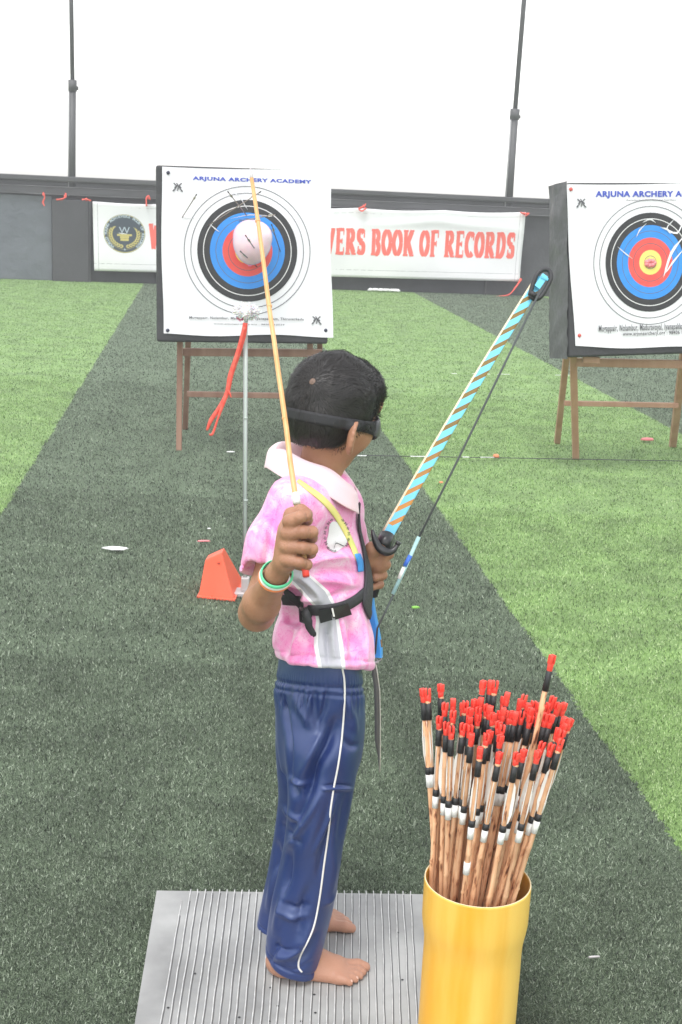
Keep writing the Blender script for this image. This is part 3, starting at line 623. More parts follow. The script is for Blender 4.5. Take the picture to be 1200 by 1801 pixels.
# the printed line runs straight, level with the banner's hem
mb = MB()
for V2, F2, k in P:
    u = np.interp(V2[:, 0], [0, xE, Wt], [u0, uE, u1]); v = (vb-.015)+(vt-vb+.03)*V2[:, 1]
    mb.add(BAN(u, v, .006+.0006*k), [f for f in F2])
mb.obj('lettering', M_['banner_red'], ban, False)
mb = MB()
for (a, b, c, d) in ((.0, .93, 1., .934), (.0, .105, 1., .110)):
    n = 60; uu = np.linspace(a, c, n)
    mb.add(np.vstack([BAN(uu, np.full(n, b), .004), BAN(uu, np.full(n, d), .004)]), [(i, i+1, n+i+1, n+i) for i in range(n-1)])
for uu_ in (.010, .987):
    n = 12; vv = np.linspace(0, 1, n); mb.add(np.vstack([BAN(np.full(n, uu_), vv, .0045), BAN(np.full(n, uu_+.0008), vv, .0045)]), [(i, i+1, n+i+1, n+i) for i in range(n-1)])
mb.obj('hem_line', M_['thin_grey'], ban, False)
cu, cv = banpx(220, 410.5); BH = float(np.linalg.norm(bTL-bBL)); RR = 36/133.
def crest(x, y, off): return BAN(cu+np.asarray(x)/BW, cv+np.asarray(y)/BH, off)
def annulus(mb, r0, r1, off, n=64, mi=0, cfun=crest, cx=0, cy=0):
    a = np.linspace(0, 2*math.pi, n, endpoint=False)
    if r0 <= 0: mb.add(cfun(cx+r1*np.cos(a), cy+r1*np.sin(a), off), [tuple(range(n))], mi)
    else: mb.add(np.vstack([cfun(cx+r0*np.cos(a), cy+r0*np.sin(a), off), cfun(cx+r1*np.cos(a), cy+r1*np.sin(a), off)]), [(i, n+i, n+(i+1) % n, (i+1) % n) for i in range(n)], mi)
mb = MB(); annulus(mb, 0, RR, .006); annulus(mb, RR*.955, RR*.99, .0075, mi=1); annulus(mb, RR*.80, RR*.815, .0075, mi=1)
T = "WORLD YOUNG ACHIEVERS BOOK OF RECORDS"
for i, ch in enumerate(T):
    if ch == ' ': continue
    a = math.radians(228-276*i/(len(T)-1)); V2, F2 = text_flat(ch, RR*.19, .002); V2 = V2-[.5*(V2[:, 0].min()+V2[:, 0].max()), 0]
    r = RR*.84; x = r*math.cos(a)+V2[:, 0]*math.sin(a)+V2[:, 1]*math.cos(a); y = r*math.sin(a)-V2[:, 0]*math.cos(a)+V2[:, 1]*math.sin(a)
    mb.add(crest(x, y, .0082), F2, 2)
for sgn in (-1, 1):
    for i in range(13):
        a = math.radians(-78+i*11.5)
        for rr, tw in ((.62, .5), (.72, -.5)):
            cx_, cy_ = RR*rr*math.cos(a)*sgn, RR*rr*math.sin(a)*.95-.01; t = np.linspace(0, 2*math.pi, 10, endpoint=False); th_ = a+math.pi/2+tw
            lx = .085*RR*np.cos(t); ly = .035*RR*np.sin(t); mb.add(crest(cx_+sgn*(lx*math.cos(th_)-ly*math.sin(th_)), cy_+lx*math.sin(th_)+ly*math.cos(th_), .0078+.0004*(tw > 0)), [tuple(range(10))], 1)
for (x0, x1, y0, y1) in ((-.36, .36, -.13, -.03), (-.22, .22, -.24, -.135), (-.20, .20, -.38, -.25)):
    mb.add(crest(np.array([x0, x1, x1, x0])*RR, np.array([y0, y0, y1, y1])*RR, .008), [(0, 1, 2, 3)], 1)
V2, F2 = fit_text('W', -.26*RR, .26*RR, .0, .34*RR); mb.add(crest(V2[:, 0], V2[:, 1], .008), F2, 2)
V2, F2 = fit_text('2016', -.14*RR, .14*RR, .42*RR, .50*RR); mb.add(crest(V2[:, 0], V2[:, 1], .008), F2, 2)
t = np.linspace(0, 2*math.pi, 10, endpoint=False)+math.pi/2; rs = np.where(np.arange(10) % 2, .03, .07)*RR
mb.add(crest(rs*np.cos(t), -.82*RR+rs*np.sin(t), .008), [tuple(range(10))], 2)
mb.obj('crest', None, ban, False, mats=[M_['navy_ink'], M_['gold_ink'], M_['pale_ink']])

# raffia ties on the parapet and on the banner's corners
def tie(px, py, pts, label, seed):
    r = random.Random(seed); mb = MB(); a = W(px, py, .24)
    for k in range(3):
        C = catmull([W(px+x+r.uniform(-1, 1), py+y+r.uniform(-1, 1), .24+.02*k) for x, y in pts], 5); mb.tube(C, .0085, 6)
    mb.lathe(a, [(0, -.02), (.022, -.01), (.024, .01), (0, .022)], 8, axis=(1, 0, .3))
    put(mb.obj('red_tie', M_['red_cord']), label, 'tie', 'red raffia ties on the parapet')
tie(77, 342, [(0,-3),(1,6),(-1,14),(1,20)], 'short red raffia tie hanging on the grey sheet at the far left', 1)
tie(115, 345, [(0,-6),(1,2),(-7,6),(-16,6)], 'red raffia tie bent sideways at the foot of the left pole', 2)
tie(152, 351, [(8,2),(0,0),(-8,0)], 'red raffia tie holding the banner by its crest end corner', 3)
tie(261, 348, [(3,3),(0,-3),(-3,2),(-3,14)], 'red raffia tie with a looped knot above the banner beside the target board', 4)
tie(640, 363, [(3,-4),(0,0),(-9,4),(-2,8),(4,3)], 'small red raffia knot on the banner\'s top hem above the lettering', 5)
tie(922, 376, [(-6,-3),(0,0),(8,-1),(2,4)], 'red raffia knot at the banner\'s upper right corner', 6)
tie(916, 492, [(0,0),(-8,13),(-22,27),(-44,30)], 'long red raffia tail trailing from the banner\'s lower right corner', 7)
# debris along the wall foot
mb = MB(); r = random.Random(2)
for k in range(16):
    p = W(650+k*3.4+r.uniform(-2, 2), 510, .25); p[2] = .02; mb.lathe(p, [(0, 0), (.05*r.uniform(.5, 1), .006), (.03, .03), (0, .04)], 7, axis=(r.uniform(-.3, .3), 0, 1))
put(mb.obj('paper_heap', M_['litter_white']), 'low heap of white paper scraps on the turf below the banner', 'litter')

# =================================================================== TARGET BOARDS
class Face:
    def __init__(s, TL, TR, BR, BL, Yl, Yr, lean):
        a, b, c = U(*TL, Yl+lean), U(*TR, Yr+lean), U(*BL, Yl); s.o = c; s.ex = b-a; s.w = np.linalg.norm(s.ex); s.ex /= s.w
        ez = a-c; ez -= s.ex*np.dot(ez, s.ex); s.h = np.linalg.norm(ez); s.ez = ez/s.h; s.n = np.cross(s.ex, s.ez)
        if s.n[1] > 0: s.n = -s.n
        s.R = np.stack([s.ex, -s.n, s.ez], 1)
    def xy(s, px, py):
        p = PL(px, py, s.o, s.n)-s.o; return float(p@s.ex), float(p@s.ez)
    def at(s, x, y, off=0.0):
        x = np.asarray(x, float)[..., None]; y = np.asarray(y, float)[..., None]; return s.o+x*s.ex+y*s.ez+s.n*off
def target(F, thick, paper, cen, rads, title, sub, addr, web, pins, pinmat, tear_glare, logos, label, sidewrap):
    root = empty('target_board', F.at(F.w/2, 0), label, 'archery target')
    # board: rounded, slightly sagging foam block
    nx, nz = 14, 14; r = np.random.default_rng(int(F.w*1000))
    mb = MB(); mb.box(F.at(F.w/2, F.h/2, -thick/2-.004), (F.w, thick, F.h), F.R)
    o = mb.obj('foam_block', M_['foam'], root, False); bevel(o, .012, 3)
    if sidewrap:   # crumpled plastic wrap on the flank
        ys = np.linspace(-.006, F.h+.006, 34); ds = np.linspace(.012, -thick-.02, 9); V = []
        for y in ys:
            for j, d in enumerate(ds):
                amp = .009*math.exp(-(y/.25)**2)*math.sin(y*61+j*1.7)+.005*math.sin(y*13+j*.6)+.0025*math.sin(y*37+j*1.1)+.004*math.sin(j*.9+y*5)
                V.append(F.at(-.006-.006*math.sin(j/8*math.pi)-abs(amp)*.8, y, d))
        Fc = [(i*9+j, i*9+j+1, (i+1)*9+j+1, (i+1)*9+j) for i in range(33) for j in range(8)]
        mobj('plastic_wrap', V, Fc, M_['foam_side'], root)
    # paper
    (tl, tr, br, bl) = [F.xy(*p) for p in paper]; n = 40; V = []
    for i in range(n+1):
        for j in range(n+1):
            u, v = i/n, j/n; x = (bl[0]*(1-u)+br[0]*u)*(1-v)+(tl[0]*(1-u)+tr[0]*u)*v; y = (bl[1]*(1-u)+br[1]*u)*(1-v)+(tl[1]*(1-u)+tr[1]*u)*v
            e_ = max(0, .06-min(v, .5))/.06; x += .004*math.sin(v*7+1)*(u < .02 or u > .98); y += .006*math.sin(u*9+2)*e_-.004*math.sin(u*5)*(v > .98)
            V.append(F.at(x, y, .002+.0006*math.sin(u*14+v*5)+.004*e_*abs(math.sin(u*8))))
    Fc = [(i*(n+1)+j, (i+1)*(n+1)+j, (i+1)*(n+1)+j+1, i*(n+1)+j+1) for i in range(n) for j in range(n)]
    pap = mobj('paper_face', V, Fc, M_['paper'], root)
    c = F.xy(*cen); f_ = lambda x, y, off: F.at(x, y, off); mb = MB()
    for r0, r1, mi in rads:
        annulus(mb, r0/332., r1/332., .0042, 72, mi, f_, c[0], c[1])
    mb.obj('ring_print', None, pap, False, mats=[M_['line_d'], M_['t_black'], M_['line_w'], M_['t_blue'], M_['t_red'], M_['t_yellow']])
    mb = MB(); a, b = F.xy(*title[1]), F.xy(*title[2]); V2, F2 = fit_text(title[0], a[0], b[0], b[1], a[1], .045, 1.1); mb.add(F.at(V2[:, 0], V2[:, 1], .0045), F2)
    mb.obj('title_print', M_['blue_text'], pap, False)
    for T_ in (sub, addr, web):
        mb = MB()
        a, b = F.xy(*T_[1]), F.xy(*T_[2]); V2, F2 = fit_text(T_[0], a[0], b[0], b[1], a[1], .018, 1.10); mb.add(F.at(V2[:, 0], V2[:, 1], .010), F2); mb.obj('small_print', M_['text_dark'], pap, False)
    for lx, ly in logos:
        mb = MB()   # small sketch of two drawn bows
        x, y = F.xy(lx, ly); s = .022
        for k, Pn in enumerate(([(-1,.9),(-.4,.3),(-.5,-.2),(-1.2,-1)], [(.9,.9),(.3,.3),(.5,-.3),(1.1,-1)], [(-.8,-.2),(0,.35),(.8,-.2)], [(-.3,.9),(.1,.1),(-.1,-.9)], [(-1.2,-1),(-.8,-.8)], [(.7,-.9),(1.2,-1)])):
            V2, F2 = stroke(catmull(Pn, 4), (.20, .18)); mb.add(F.at(x+V2[:, 0]*s, y+V2[:, 1]*s, .0064+.0005*k), F2)
        mb.obj('bow_sketch', M_['text_dark'], pap, False)
    for p in pins:
        x, y = F.xy(*p); mb = MB(); mb.lathe(F.at(x, y, .004), [(0, .008), (.007, .006), (.010, 0), (.010, -.002)], 12, axis=F.n); mb.obj('tack', pinmat, root)
    if tear_glare:
        for k, (pts, w0) in enumerate(tear_glare):
            mb = MB()
            C = np.array([F.xy(*p) for p in pts]); C = catmull(C, 3); t = np.linspace(0, 1, len(C)); wd = w0/332.*(np.sin(np.pi*(t*.9+.05))+.15*np.sin(t*23+k))
            T = np.gradient(C, axis=0); T /= np.linalg.norm(T, axis=1)[:, None]; N = np.stack([-T[:, 1], T[:, 0]], 1); m_ = len(C)
            mb.add(np.vstack([F.at(*(C+N*wd[:, None]/2).T, .007+.0007*k), F.at(*(C-N*wd[:, None]/2).T, .0055+.0007*k)]), [(i, i+1, m_+i+1, m_+i) for i in range(m_-1)])
            mb.obj('tear_glare_streak', M_['paper'], pap, False)  # left board: torn paper; right board: plastic's glare laid on as white strips
    return root
FA = Face((276, 290), (583, 300), (585, 603), (276, 601), 6.90, 7.04, .08)
RINGS_A = [(0,11,5),(11,12,0),(12,22,5),(22,33,4),(33,34,0),(34,44,4),(44,55,3),(55,56,0),(56,66,3),(66,76.5,1),(76.5,78,2),(78,88,1),(98.6,99.8,0),(110.2,111.4,0)]
def ringset(k): return [(a*k, b*k, c) for a, b, c in RINGS_A]
target(FA, .13, ((284,293),(581,301),(585,592),(287,588)), (435.5,441.5), ringset(1.0),
       ("ARJUNA ARCHERY ACADEMY", (339,310), (548,325)), ("(Recognised by Archery Association Tamil Nadu)", (396,325), (480,328)),
       ("Mugappair, Nolambur, Maduravoyal, Iyanapakkam, Thiruverkadu", (333,556), (534,565)), ("www.arjunaarchery.org : 98406 12523", (376,568), (500,573)),
       [(296,304),(295,581),(573,581)], M_['pin'], [([(322,382),(328,384),(345,385)], 1.6), ([(398,332),(420,345),(436,370)], 1.8), ([(405,385),(440,378),(478,380)], 1.6), ([(370,395),(378,402),(386,408)], 2.2)], [(313,329),(557,563)],
       'square black target board with the pink balloon pinned over its bullseye', False)
FB = Face((985, 321), (1300, 321), (1300, 632), (1000, 629), 6.72, 6.98, .08)
target(FB, .20, ((995,324),(1290,322),(1292,612),(1011,610)), (1143.5,461.5), ringset(.955),
       ("ARJUNA ARCHERY ACADEMY", (1047,336), (1262,349)), ("(Recognised by Archery Association Tamil Nadu)", (1100,351), (1188,354)),
       ("Mugappair, Nolambur, Maduravoyal, Iyanapakkam, Thiruverkadu", (1052,572), (1250,581)), ("www.arjunaarchery.org : 98406 12523", (1094,584), (1215,589)),
       [(1004,333),(1019,590)], M_['pin_red'], [([(1200,392),(1190,410),(1172,402),(1186,385)], 3.5), ([(1200,418),(1180,445),(1166,488)], 5), ([(1200,440),(1182,462),(1170,480)], 3), ([(1118,418),(1124,405),(1136,393)], 2.5), ([(1085,434),(1100,447),(1111,455)], 2), ([(1128,392),(1142,386),(1152,392)], 2.5), ([(1160,400),(1172,404),(1178,412)], 3)], [(1022,357)],
       'square black target board with painted glare streaks and a bare yellow bullseye', True)
# pink dab at the centre of the bare bullseye
mb = MB(); x, y = FB.xy(1143, 463)
for k in range(7):
    a = k*.9; mb.lathe(FB.at(x+.022*math.cos(a), y+.012*math.sin(a), .006), [(0, .012), (.011, .008), (.014, 0)], 8, axis=FB.n)
put(mb.obj('balloon_scrap', M_['litter_pink']), 'crumpled pink balloon scrap stuck in the yellow bullseye', 'balloon scrap')

# easels
def easel(name, label, legs, bars, m1, m2):
    base = legs[0][1]; root = empty('easel', base, label, 'easel', 'wooden easels under the target boards')
    for k, (a, b, wd) in enumerate(legs):
        mb = MB(); mb.bar(a, b, wd, wd*.8, (0, 1, 0)); bevel(mb.obj('leg', m1 if k < 1 or True else m2, root, False), .003)
    for a, b, wd in bars:
        mb = MB(); mb.bar(a, b, .03, wd, (0, 0, 1)); bevel(mb.obj('crossbar', m2, root, False), .003)
def GZ(px, py): return G(px, py, 0)
easel('easel', 'brown wooden easel carrying the board with the pink balloon',
      [(U(317,580,7.08), GZ(315,792), .030), (U(545,580,7.2), GZ(549,790), .032), (U(332,580,7.25), GZ(326,755), .030), (U(562,580,7.3), GZ(566,755), .030)],
      [(U(322,619,7.12), U(566,621,7.22), .042), (U(329,693,7.2), U(560,697,7.3), .030)], M_['wood'], M_['wood'])
easel('easel', 'pale wooden easel under the board with the bare bullseye',
      [(U(1008,612,6.95), GZ(1013,808), .036), (U(1204,612,7.1), GZ(1183,786), .040), (U(998,612,7.2), GZ(980,780), .034), (U(1212,612,7.4), GZ(1240,770), .034)],
      [(U(1012,637,7.0), U(1230,641,7.1), .045), (U(993,709,7.3), U(1192,713,7.45), .028)], M_['wood_light'], M_['wood_light'])
mb = MB(); mb.box(U(1040,633,6.86), (.09, .03, .035)); bevel(put(mb.obj('wood_block', M_['wood_light'], None, False), 'small pale wood block wedged under the board with the bare bullseye', 'wood block'), .004)

# arrows stuck in the left board: impact point on the face, nock nearer the archer
def local_arrow(root, L, shaft, r=.0035, nock=None):
    mb = MB(); mb.tube([(0,0,0), (0,0,L)], r, 8); mb.obj('shaft', shaft, root)
    mb = MB(); mb.tube([(0,0,L), (0,0,L+.018)], r*1.25, 8); mb.obj('nock', nock or M_['wrap'], root)
    mb = MB()
    for k in range(3):
        a = k*2.094; c, s_ = math.cos(a), math.sin(a); mb.add([(c*r, s_*r, L-.10), (c*.0065, s_*.0065, L-.085), (c*.0065, s_*.0065, L-.045), (c*r, s_*r, L-.035)], [(0,1,2,3)])
    mb.obj('feather', M_['fletch'], root, False)
def aim(root, a, b):
    v = Vector(b)-Vector(a); root.location = Vector(a); root.rotation_euler = v.to_track_quat('Z', 'Y').to_euler(); return v.length
for (a, b, Lm, txt) in (((321,382),(346,342),.45,'thin arrow stuck in the white paper left of the rings'),
        ((434,379),(401,337),.5,'thin arrow slanting over the top of the black ring'),
        ((366,397),(459,337),.55,'pale arrow crossing the black ring at the upper left'),
        ((421,389),(487,377),.5,'pale arrow lying across the blue ring above the balloon'),
        ((493,442),(478,395),.45,'dark arrow stuck in the blue ring right of the balloon'),
        ((463,459),(432,414),.45,'longer dark arrow crossing the pink balloon'),
        ((452,469),(423,442),.35,'shorter dark arrow at the pink balloon\'s lower edge')):
    xa = F_a = FA.at(*FA.xy(*a), .002); Yb = xa[1]-Lm; pb = U(b[0], b[1], Yb)
    if 'balloon' in txt and 'above' not in txt and 'right of' not in txt: pass
    root = empty('stuck_arrow', (0,0,0), txt, 'arrow', 'arrows stuck in the balloon target'); OFF[root.name] = np.zeros(3)
    L = aim(root, xa, pb); local_arrow(root, L-.018, M_['line_d'] if 'dark' in txt else M_['dull_cane'], .0026)

# pink balloon
bc = U(444, 424, FA.o[1]-.02)
prof = [(0, -.118), (.024, -.112), (.052, -.095), (.076, -.066), (.091, -.032), (.096, .004), (.095, .036), (.082, .066), (.058, .088), (.03, .099), (0, .102)]
pr = catmull(prof, 4); pr[:, 0] = np.clip(pr[:, 0], 0, None)
mb = MB(); mb.lathe(bc, [(r, z) for r, z in pr*1.06], 36, axis=FA.ez+FA.ex*.10)
bal = empty('balloon', bc, 'round pale pink balloon pinned over the bullseye of the left board', 'balloon'); mb.obj('balloon_skin', M_['balloon'], bal)
mb = MB(); mb.lathe(bc-(FA.ez+FA.ex*.10)*.121, [(0, .008), (.006, .004), (.010, -.004), (.008, -.008)], 14, axis=FA.ez); mb.obj('knot', M_['pink_fluff'], bal)

# =================================================================== SMALL THINGS ON THE TURF
# clear rod with white fluff, red ribbon and its foot
rb = G(431, 1047); rt = U(433, 560, rb[1]); stand = empty('rod_stand', rb, 'clear upright rod on a small scuffed foot in front of the balloon target', 'stand')
mb = MB(); mb.tube([rb+[0,0,.02], rt], .0062, 12); mb.obj('rod', M_['acrylic'], stand)
mb = MB(); mb.tube([rb+[-.006,-.004,.02], rt+[-.006,-.004,-.06]], .0012, 6); mb.tube([rb+[.006,-.004,.02], rt+[.006,-.004,-.06]], .0012, 6); mb.obj('rod_edge', M_['pole_light'], stand)
mb = MB()
for py in (735, 880): q = U(432.5, py, rb[1]); mb.tube([q-[0,0,.004], q+[0,0,.004]], .0075, 12)
mb.obj('rod_collar', M_['acrylic'], stand)
mb = MB(); mb.box(rb+[0,0,.010], (.10, .07, .018)); mb.box(rb+[.0,0,.045], (.03, .03, .05)); bevel(mb.obj('foot', M_['steel'], stand, False), .004)
# fluff: clump of small tufts round a soft core
fl = empty('feather_tuft', rt, 'white and pink fluffy tuft tied at the top of the clear rod', 'tuft')
for nm, mt, cpx, rad, nn in (('white_fluff', M_['feather_white'], (434, 548), .037, 3000), ('pink_fluff', M_['pink_fluff'], (424, 560), .012, 260)):
    c = U(*cpx, rb[1]-.01); mb = MB(); r = np.random.default_rng(nn)
    for k in range(nn):
        d = r.normal(size=3); d /= np.linalg.norm(d); d *= np.array([1.25, .8, .72]); p = c+d*rad*r.uniform(.55, .85); q = p+(d+r.normal(size=3)*.9)*rad*.15; s_ = np.cross(d, r.normal(size=3)); s_ /= np.linalg.norm(s_)
        mb.add([p-s_*.0025, p+s_*.0025, q+s_*.001, q-s_*.001], [(0,1,2,3)])
    cr = MB(); nn_ = 20; pr_ = [(rad*.78*math.sin(math.pi*i/9), -rad*.55*math.cos(math.pi*i/9)) for i in range(10)]; cr.lathe(c, pr_, nn_)
    V_ = np.array(cr.V); V_ += (V_-c)*(wob(V_, 90, nn, 6)*.12)[:, None]; cr.V = [tuple(v) for v in V_]; b0_ = len(mb.V); mb.add(cr.V, cr.F); mb.obj(nm, mt, fl, True)
def ribbon(mb, P, wds, side=(1, 0, 0)):
    C = catmull(P, 6); wd = np.interp(np.linspace(0, 1, len(C)), np.linspace(0, 1, len(wds)), wds); n = len(C); T = np.gradient(C, axis=0)
    sd_ = np.array([np.cross(t, [0, 1, 0.25*math.sin(i*.5)]) for i, t in enumerate(T)]); sd_ /= np.linalg.norm(sd_, axis=1)[:, None]
    mb.add(np.vstack([C+sd_*wd[:, None]/2, C-sd_*wd[:, None]/2]), [(i, i+1, n+i+1, n+i) for i in range(n-1)])
Yr = rb[1]-.02; mb = MB()
ribbon(mb, [U(*p, Yr) for p in ((432,568),(428,590),(418,625),(406,660),(400,690),(388,715),(372,738),(364,757))], [.016,.020,.018,.019,.016,.017,.015,.008])
ribbon(mb, [U(*p, Yr-.006) for p in ((430,575),(421,610),(409,650),(401,688),(392,712),(383,738),(374,763),(368,764))], [.010,.013,.014,.012,.013,.007,.009,.006])
ribbon(mb, [U(*p, Yr-.01) for p in ((400,686),(404,692),(407,699))], [.006,.008,.003])
solidify(put(mb.obj('red_ribbon', M_['red_cord']), 'long twisted red ribbon hanging from the fluffy tuft on the clear rod', 'ribbon'), .0012)

# orange plastic wedge
def wedge():
    # a leaning truncated pyramid: front face, right face, small open top
    b0, b1, b2 = G(349, 1050, .004), G(412, 1056, .004), G(428, 1022, .004); b3 = b0+(b2-b1)
    t0, t1 = U(361, 985, b0[1]+.02), U(390, 972, b1[1]+.035); t2 = t1+(b2-b1)*.28; t3 = t0+(b2-b1)*.28
    root = empty('cone_marker', (b0+b2)/2, 'orange plastic wedge marker beside the foot of the clear rod', 'marker')
    mb = MB(); mb.add([b0,b1,b2,b3,t0,t1,t2,t3], [(0,1,5,4),(1,2,6,5),(2,3,7,6),(3,0,4,7),(4,5,6,7),(3,2,1,0)]); bevel(mb.obj('wedge_body', M_['orange'], root, False), .004, 3)
    mb = MB(); d = np.array([0, 0, .006]); c = (b0+b1+b2+b3)/4
    q = [c+(p-c)*1.07 for p in (b0,b1,b2,b3)]; mb.add([p-d*.5 for p in q]+[p+d for p in q], [(0,1,5,4),(1,2,6,5),(2,3,7,6),(3,0,4,7),(4,5,6,7),(3,2,1,0)]); bevel(mb.obj('base_rim', M_['orange'], root, False), .002)
    p = U(385, 990, t1[1]-.004); mb = MB(); mb.add([p+[-.006,-.004,0], p+[.004,-.004,.003], p+[.003,-.004,-.004]], [(0,1,2)]); solidify(mb.obj('slot', M_['orange_dark'], root, False), .002)
wedge()
def scrap(px, py, size, mtl, name, label, cat, rot=0, h_=.010, seed=1):
    r = random.Random(seed); c = G(px, py, .017); n = 14; V = []
    for ring, (k, z) in enumerate(((1, 0), (.85, h_), (.3, h_*1.3))):
        for i in range(n):
            a = 2*math.pi*i/n; q = 1+r.uniform(-.12, .12); x, y = size[0]/2*k*q*math.cos(a), size[1]/2*k*q*math.sin(a)
            V.append(c+np.array([x*math.cos(rot)-y*math.sin(rot), x*math.sin(rot)+y*math.cos(rot), z]))
    Fc = [(j*n+i, j*n+(i+1) % n, (j+1)*n+(i+1) % n, (j+1)*n+i) for j in range(2) for i in range(n)]+[tuple(2*n+i for i in range(n)), tuple(range(n))[::-1]]
    put(mobj(name, V, Fc, mtl), label, cat)
scrap(203, 965, (.108, .045), M_['litter_white'], 'paper_scrap', 'white flattened paper strip on the dark turf left of the wedge', 'paper', .02, .005, 1)
scrap(358, 952, (.055, .016), M_['litter_pink'], 'red_stick', 'tiny red plastic stick lying beyond the orange wedge', 'stick', .15, .004, 2)
scrap(368, 930, (.016, .010), M_['litter_white'], 'paper_scrap', 'tiny white fleck beyond the red stick', 'paper', 0, .003, 3)
scrap(1139, 774, (.085, .05), M_['litter_pink'], 'balloon_scrap', 'torn pink balloon scrap on the grass between the right easel\'s legs', 'balloon scrap', .1, .012, 4)
scrap(873, 804, (.030, .04), M_['litter_orange'], 'balloon_scrap', 'small pinkish orange scrap on the turf seam left of the right easel', 'balloon scrap', .9, .014, 5)
scrap(776, 849, (.022, .018), M_['litter_orange'], 'balloon_scrap', 'tiny orange scrap on the light grass behind the bow string', 'balloon scrap', .4, .006, 6)
scrap(731, 1069, (.032, .020), M_['litter_green'], 'leaf_scrap', 'bright green leaf scrap on the dark turf right of the archer', 'leaf', .3, .005, 7)
scrap(406, 795, (.05, .02), M_['litter_white'], 'paper_scrap', 'small white fleck on the seam between the clear rod and the archer', 'paper', .3, .004, 8)
scrap(1045, 1684, (.026, .005), M_['steel'], 'wire_bit', 'short grey wire bit on the dark turf right of the yellow pipe', 'wire', .2, .003, 9)

# ribbed grey mat
MZ = .030
mat_root = empty('ribbed_mat', G(500, 1700, 0), 'grey ribbed rubber mat under the barefoot archer', 'mat')
M_['mat'] = mat('grey_rubber', (.20,.20,.197), .55, (7, (.42,.42,.41), .42, 10), (60, .25, .002))
M_['groove'] = mat('rib_groove', (.13,.13,.13), .6)
M_['rib'] = mat('rib_edge', (.72,.72,.70), .5, (60, (.40,.40,.40), .6))
cs = [G(279, 1568, MZ), G(858, 1576, MZ), G(915, 2350, MZ), G(150, 2350, MZ)]; cs[2] = np.array([.345, 1.30, MZ])
cs[3] = cs[0]+(G(241, 1801, MZ)-cs[0])*2.6
mb = MB(); mb.add([c-[0, 0, MZ-.001] for c in cs]+cs, [(0,1,5,4),(1,2,6,5),(2,3,7,6),(3,0,4,7),(4,7,6,5),(0,3,2,1)])
bevel(mb.obj('mat_slab', M_['mat'], mat_root, False), .004, 3)
mb = MB(); md = MB(); r = random.Random(8)
for i in range(32):
    a = G(322+12.9*i, 1571+.009*(12.9*i), MZ); b = G(283+14.55*i, 1801, MZ); v = b-a; pts = []; x = 0
    for k in range(26):
        t = (.0 if i > 1 else .07)+k/25*1.6; x = x*.8+r.uniform(-.0007, .0007); pts.append(a+v*t+np.array([x, 0, .0008]))
    if i > 0: pts = [a-v*.018+np.array([r.uniform(-.001, .001), 0, .005]), a-v*.006+np.array([0, 0, .0015])]+pts
    mb.tube(pts, .00115, 6)
    md.tube([p+np.array([.0022, 0, -.0010]) for p in pts[2:]], .0012, 5)
mb.obj('ribs', M_['rib'], mat_root); md.obj('grooves', M_['groove'], mat_root)
mb = MB()
for px, py in ((343,1712),(296,1772),(476,1737),(489,1769),(421,1789),(474,1796),(555,1781),(700,1640),(708,1723),(530,1796),(553,1749)):
    mb.lathe(G(px, py, MZ+.0012), [(0, .0006), (.0022, .0004), (.0026, 0)], 8)
mb.obj('pits', M_['t_black'], mat_root)

# =================================================================== PIPE OF ARROWS
PC = np.array([.2492, 1.905, MZ]); RZ = .374
pipe = empty('yellow_pipe', PC, 'yellow plastic pipe standing on the mat, packed with arrows', 'pipe')
ro, ri = .0865, .0800
prof = [(ri, 0), (.0800, 0), (.0800, RZ-.165-MZ), (.0795, RZ-.135-MZ), (.0805, RZ-.122-MZ), (.0860, RZ-.098-MZ), (ro, RZ-.080-MZ), (ro, RZ-.004-MZ)]
prof = [(.0806, .001), (.0806, .19), (.0802, .222), (.0812, .242), (.0846, .262), (.0864, .276), (.0866, .30), (.0866, RZ-MZ-.003)]
mb = MB(); mb.lathe(PC, prof, 72); mb.lathe(PC, [(.0866, RZ-MZ-.003), (.0863, RZ-MZ), (.0843, RZ-MZ), (.0840, RZ-MZ-.003), (.0838, .28), (.076, .22), (.076, .001)], 72)
mb.obj('pipe_wall', M_['yellow_pvc'], pipe)
mb = MB(); mb.lathe(PC, [(.0863, RZ-MZ+.0004), (.0853, RZ-MZ+.0010), (.0843, RZ-MZ+.0004)], 72); mb.obj('pipe_rim', M_['pvc_edge'], pipe)

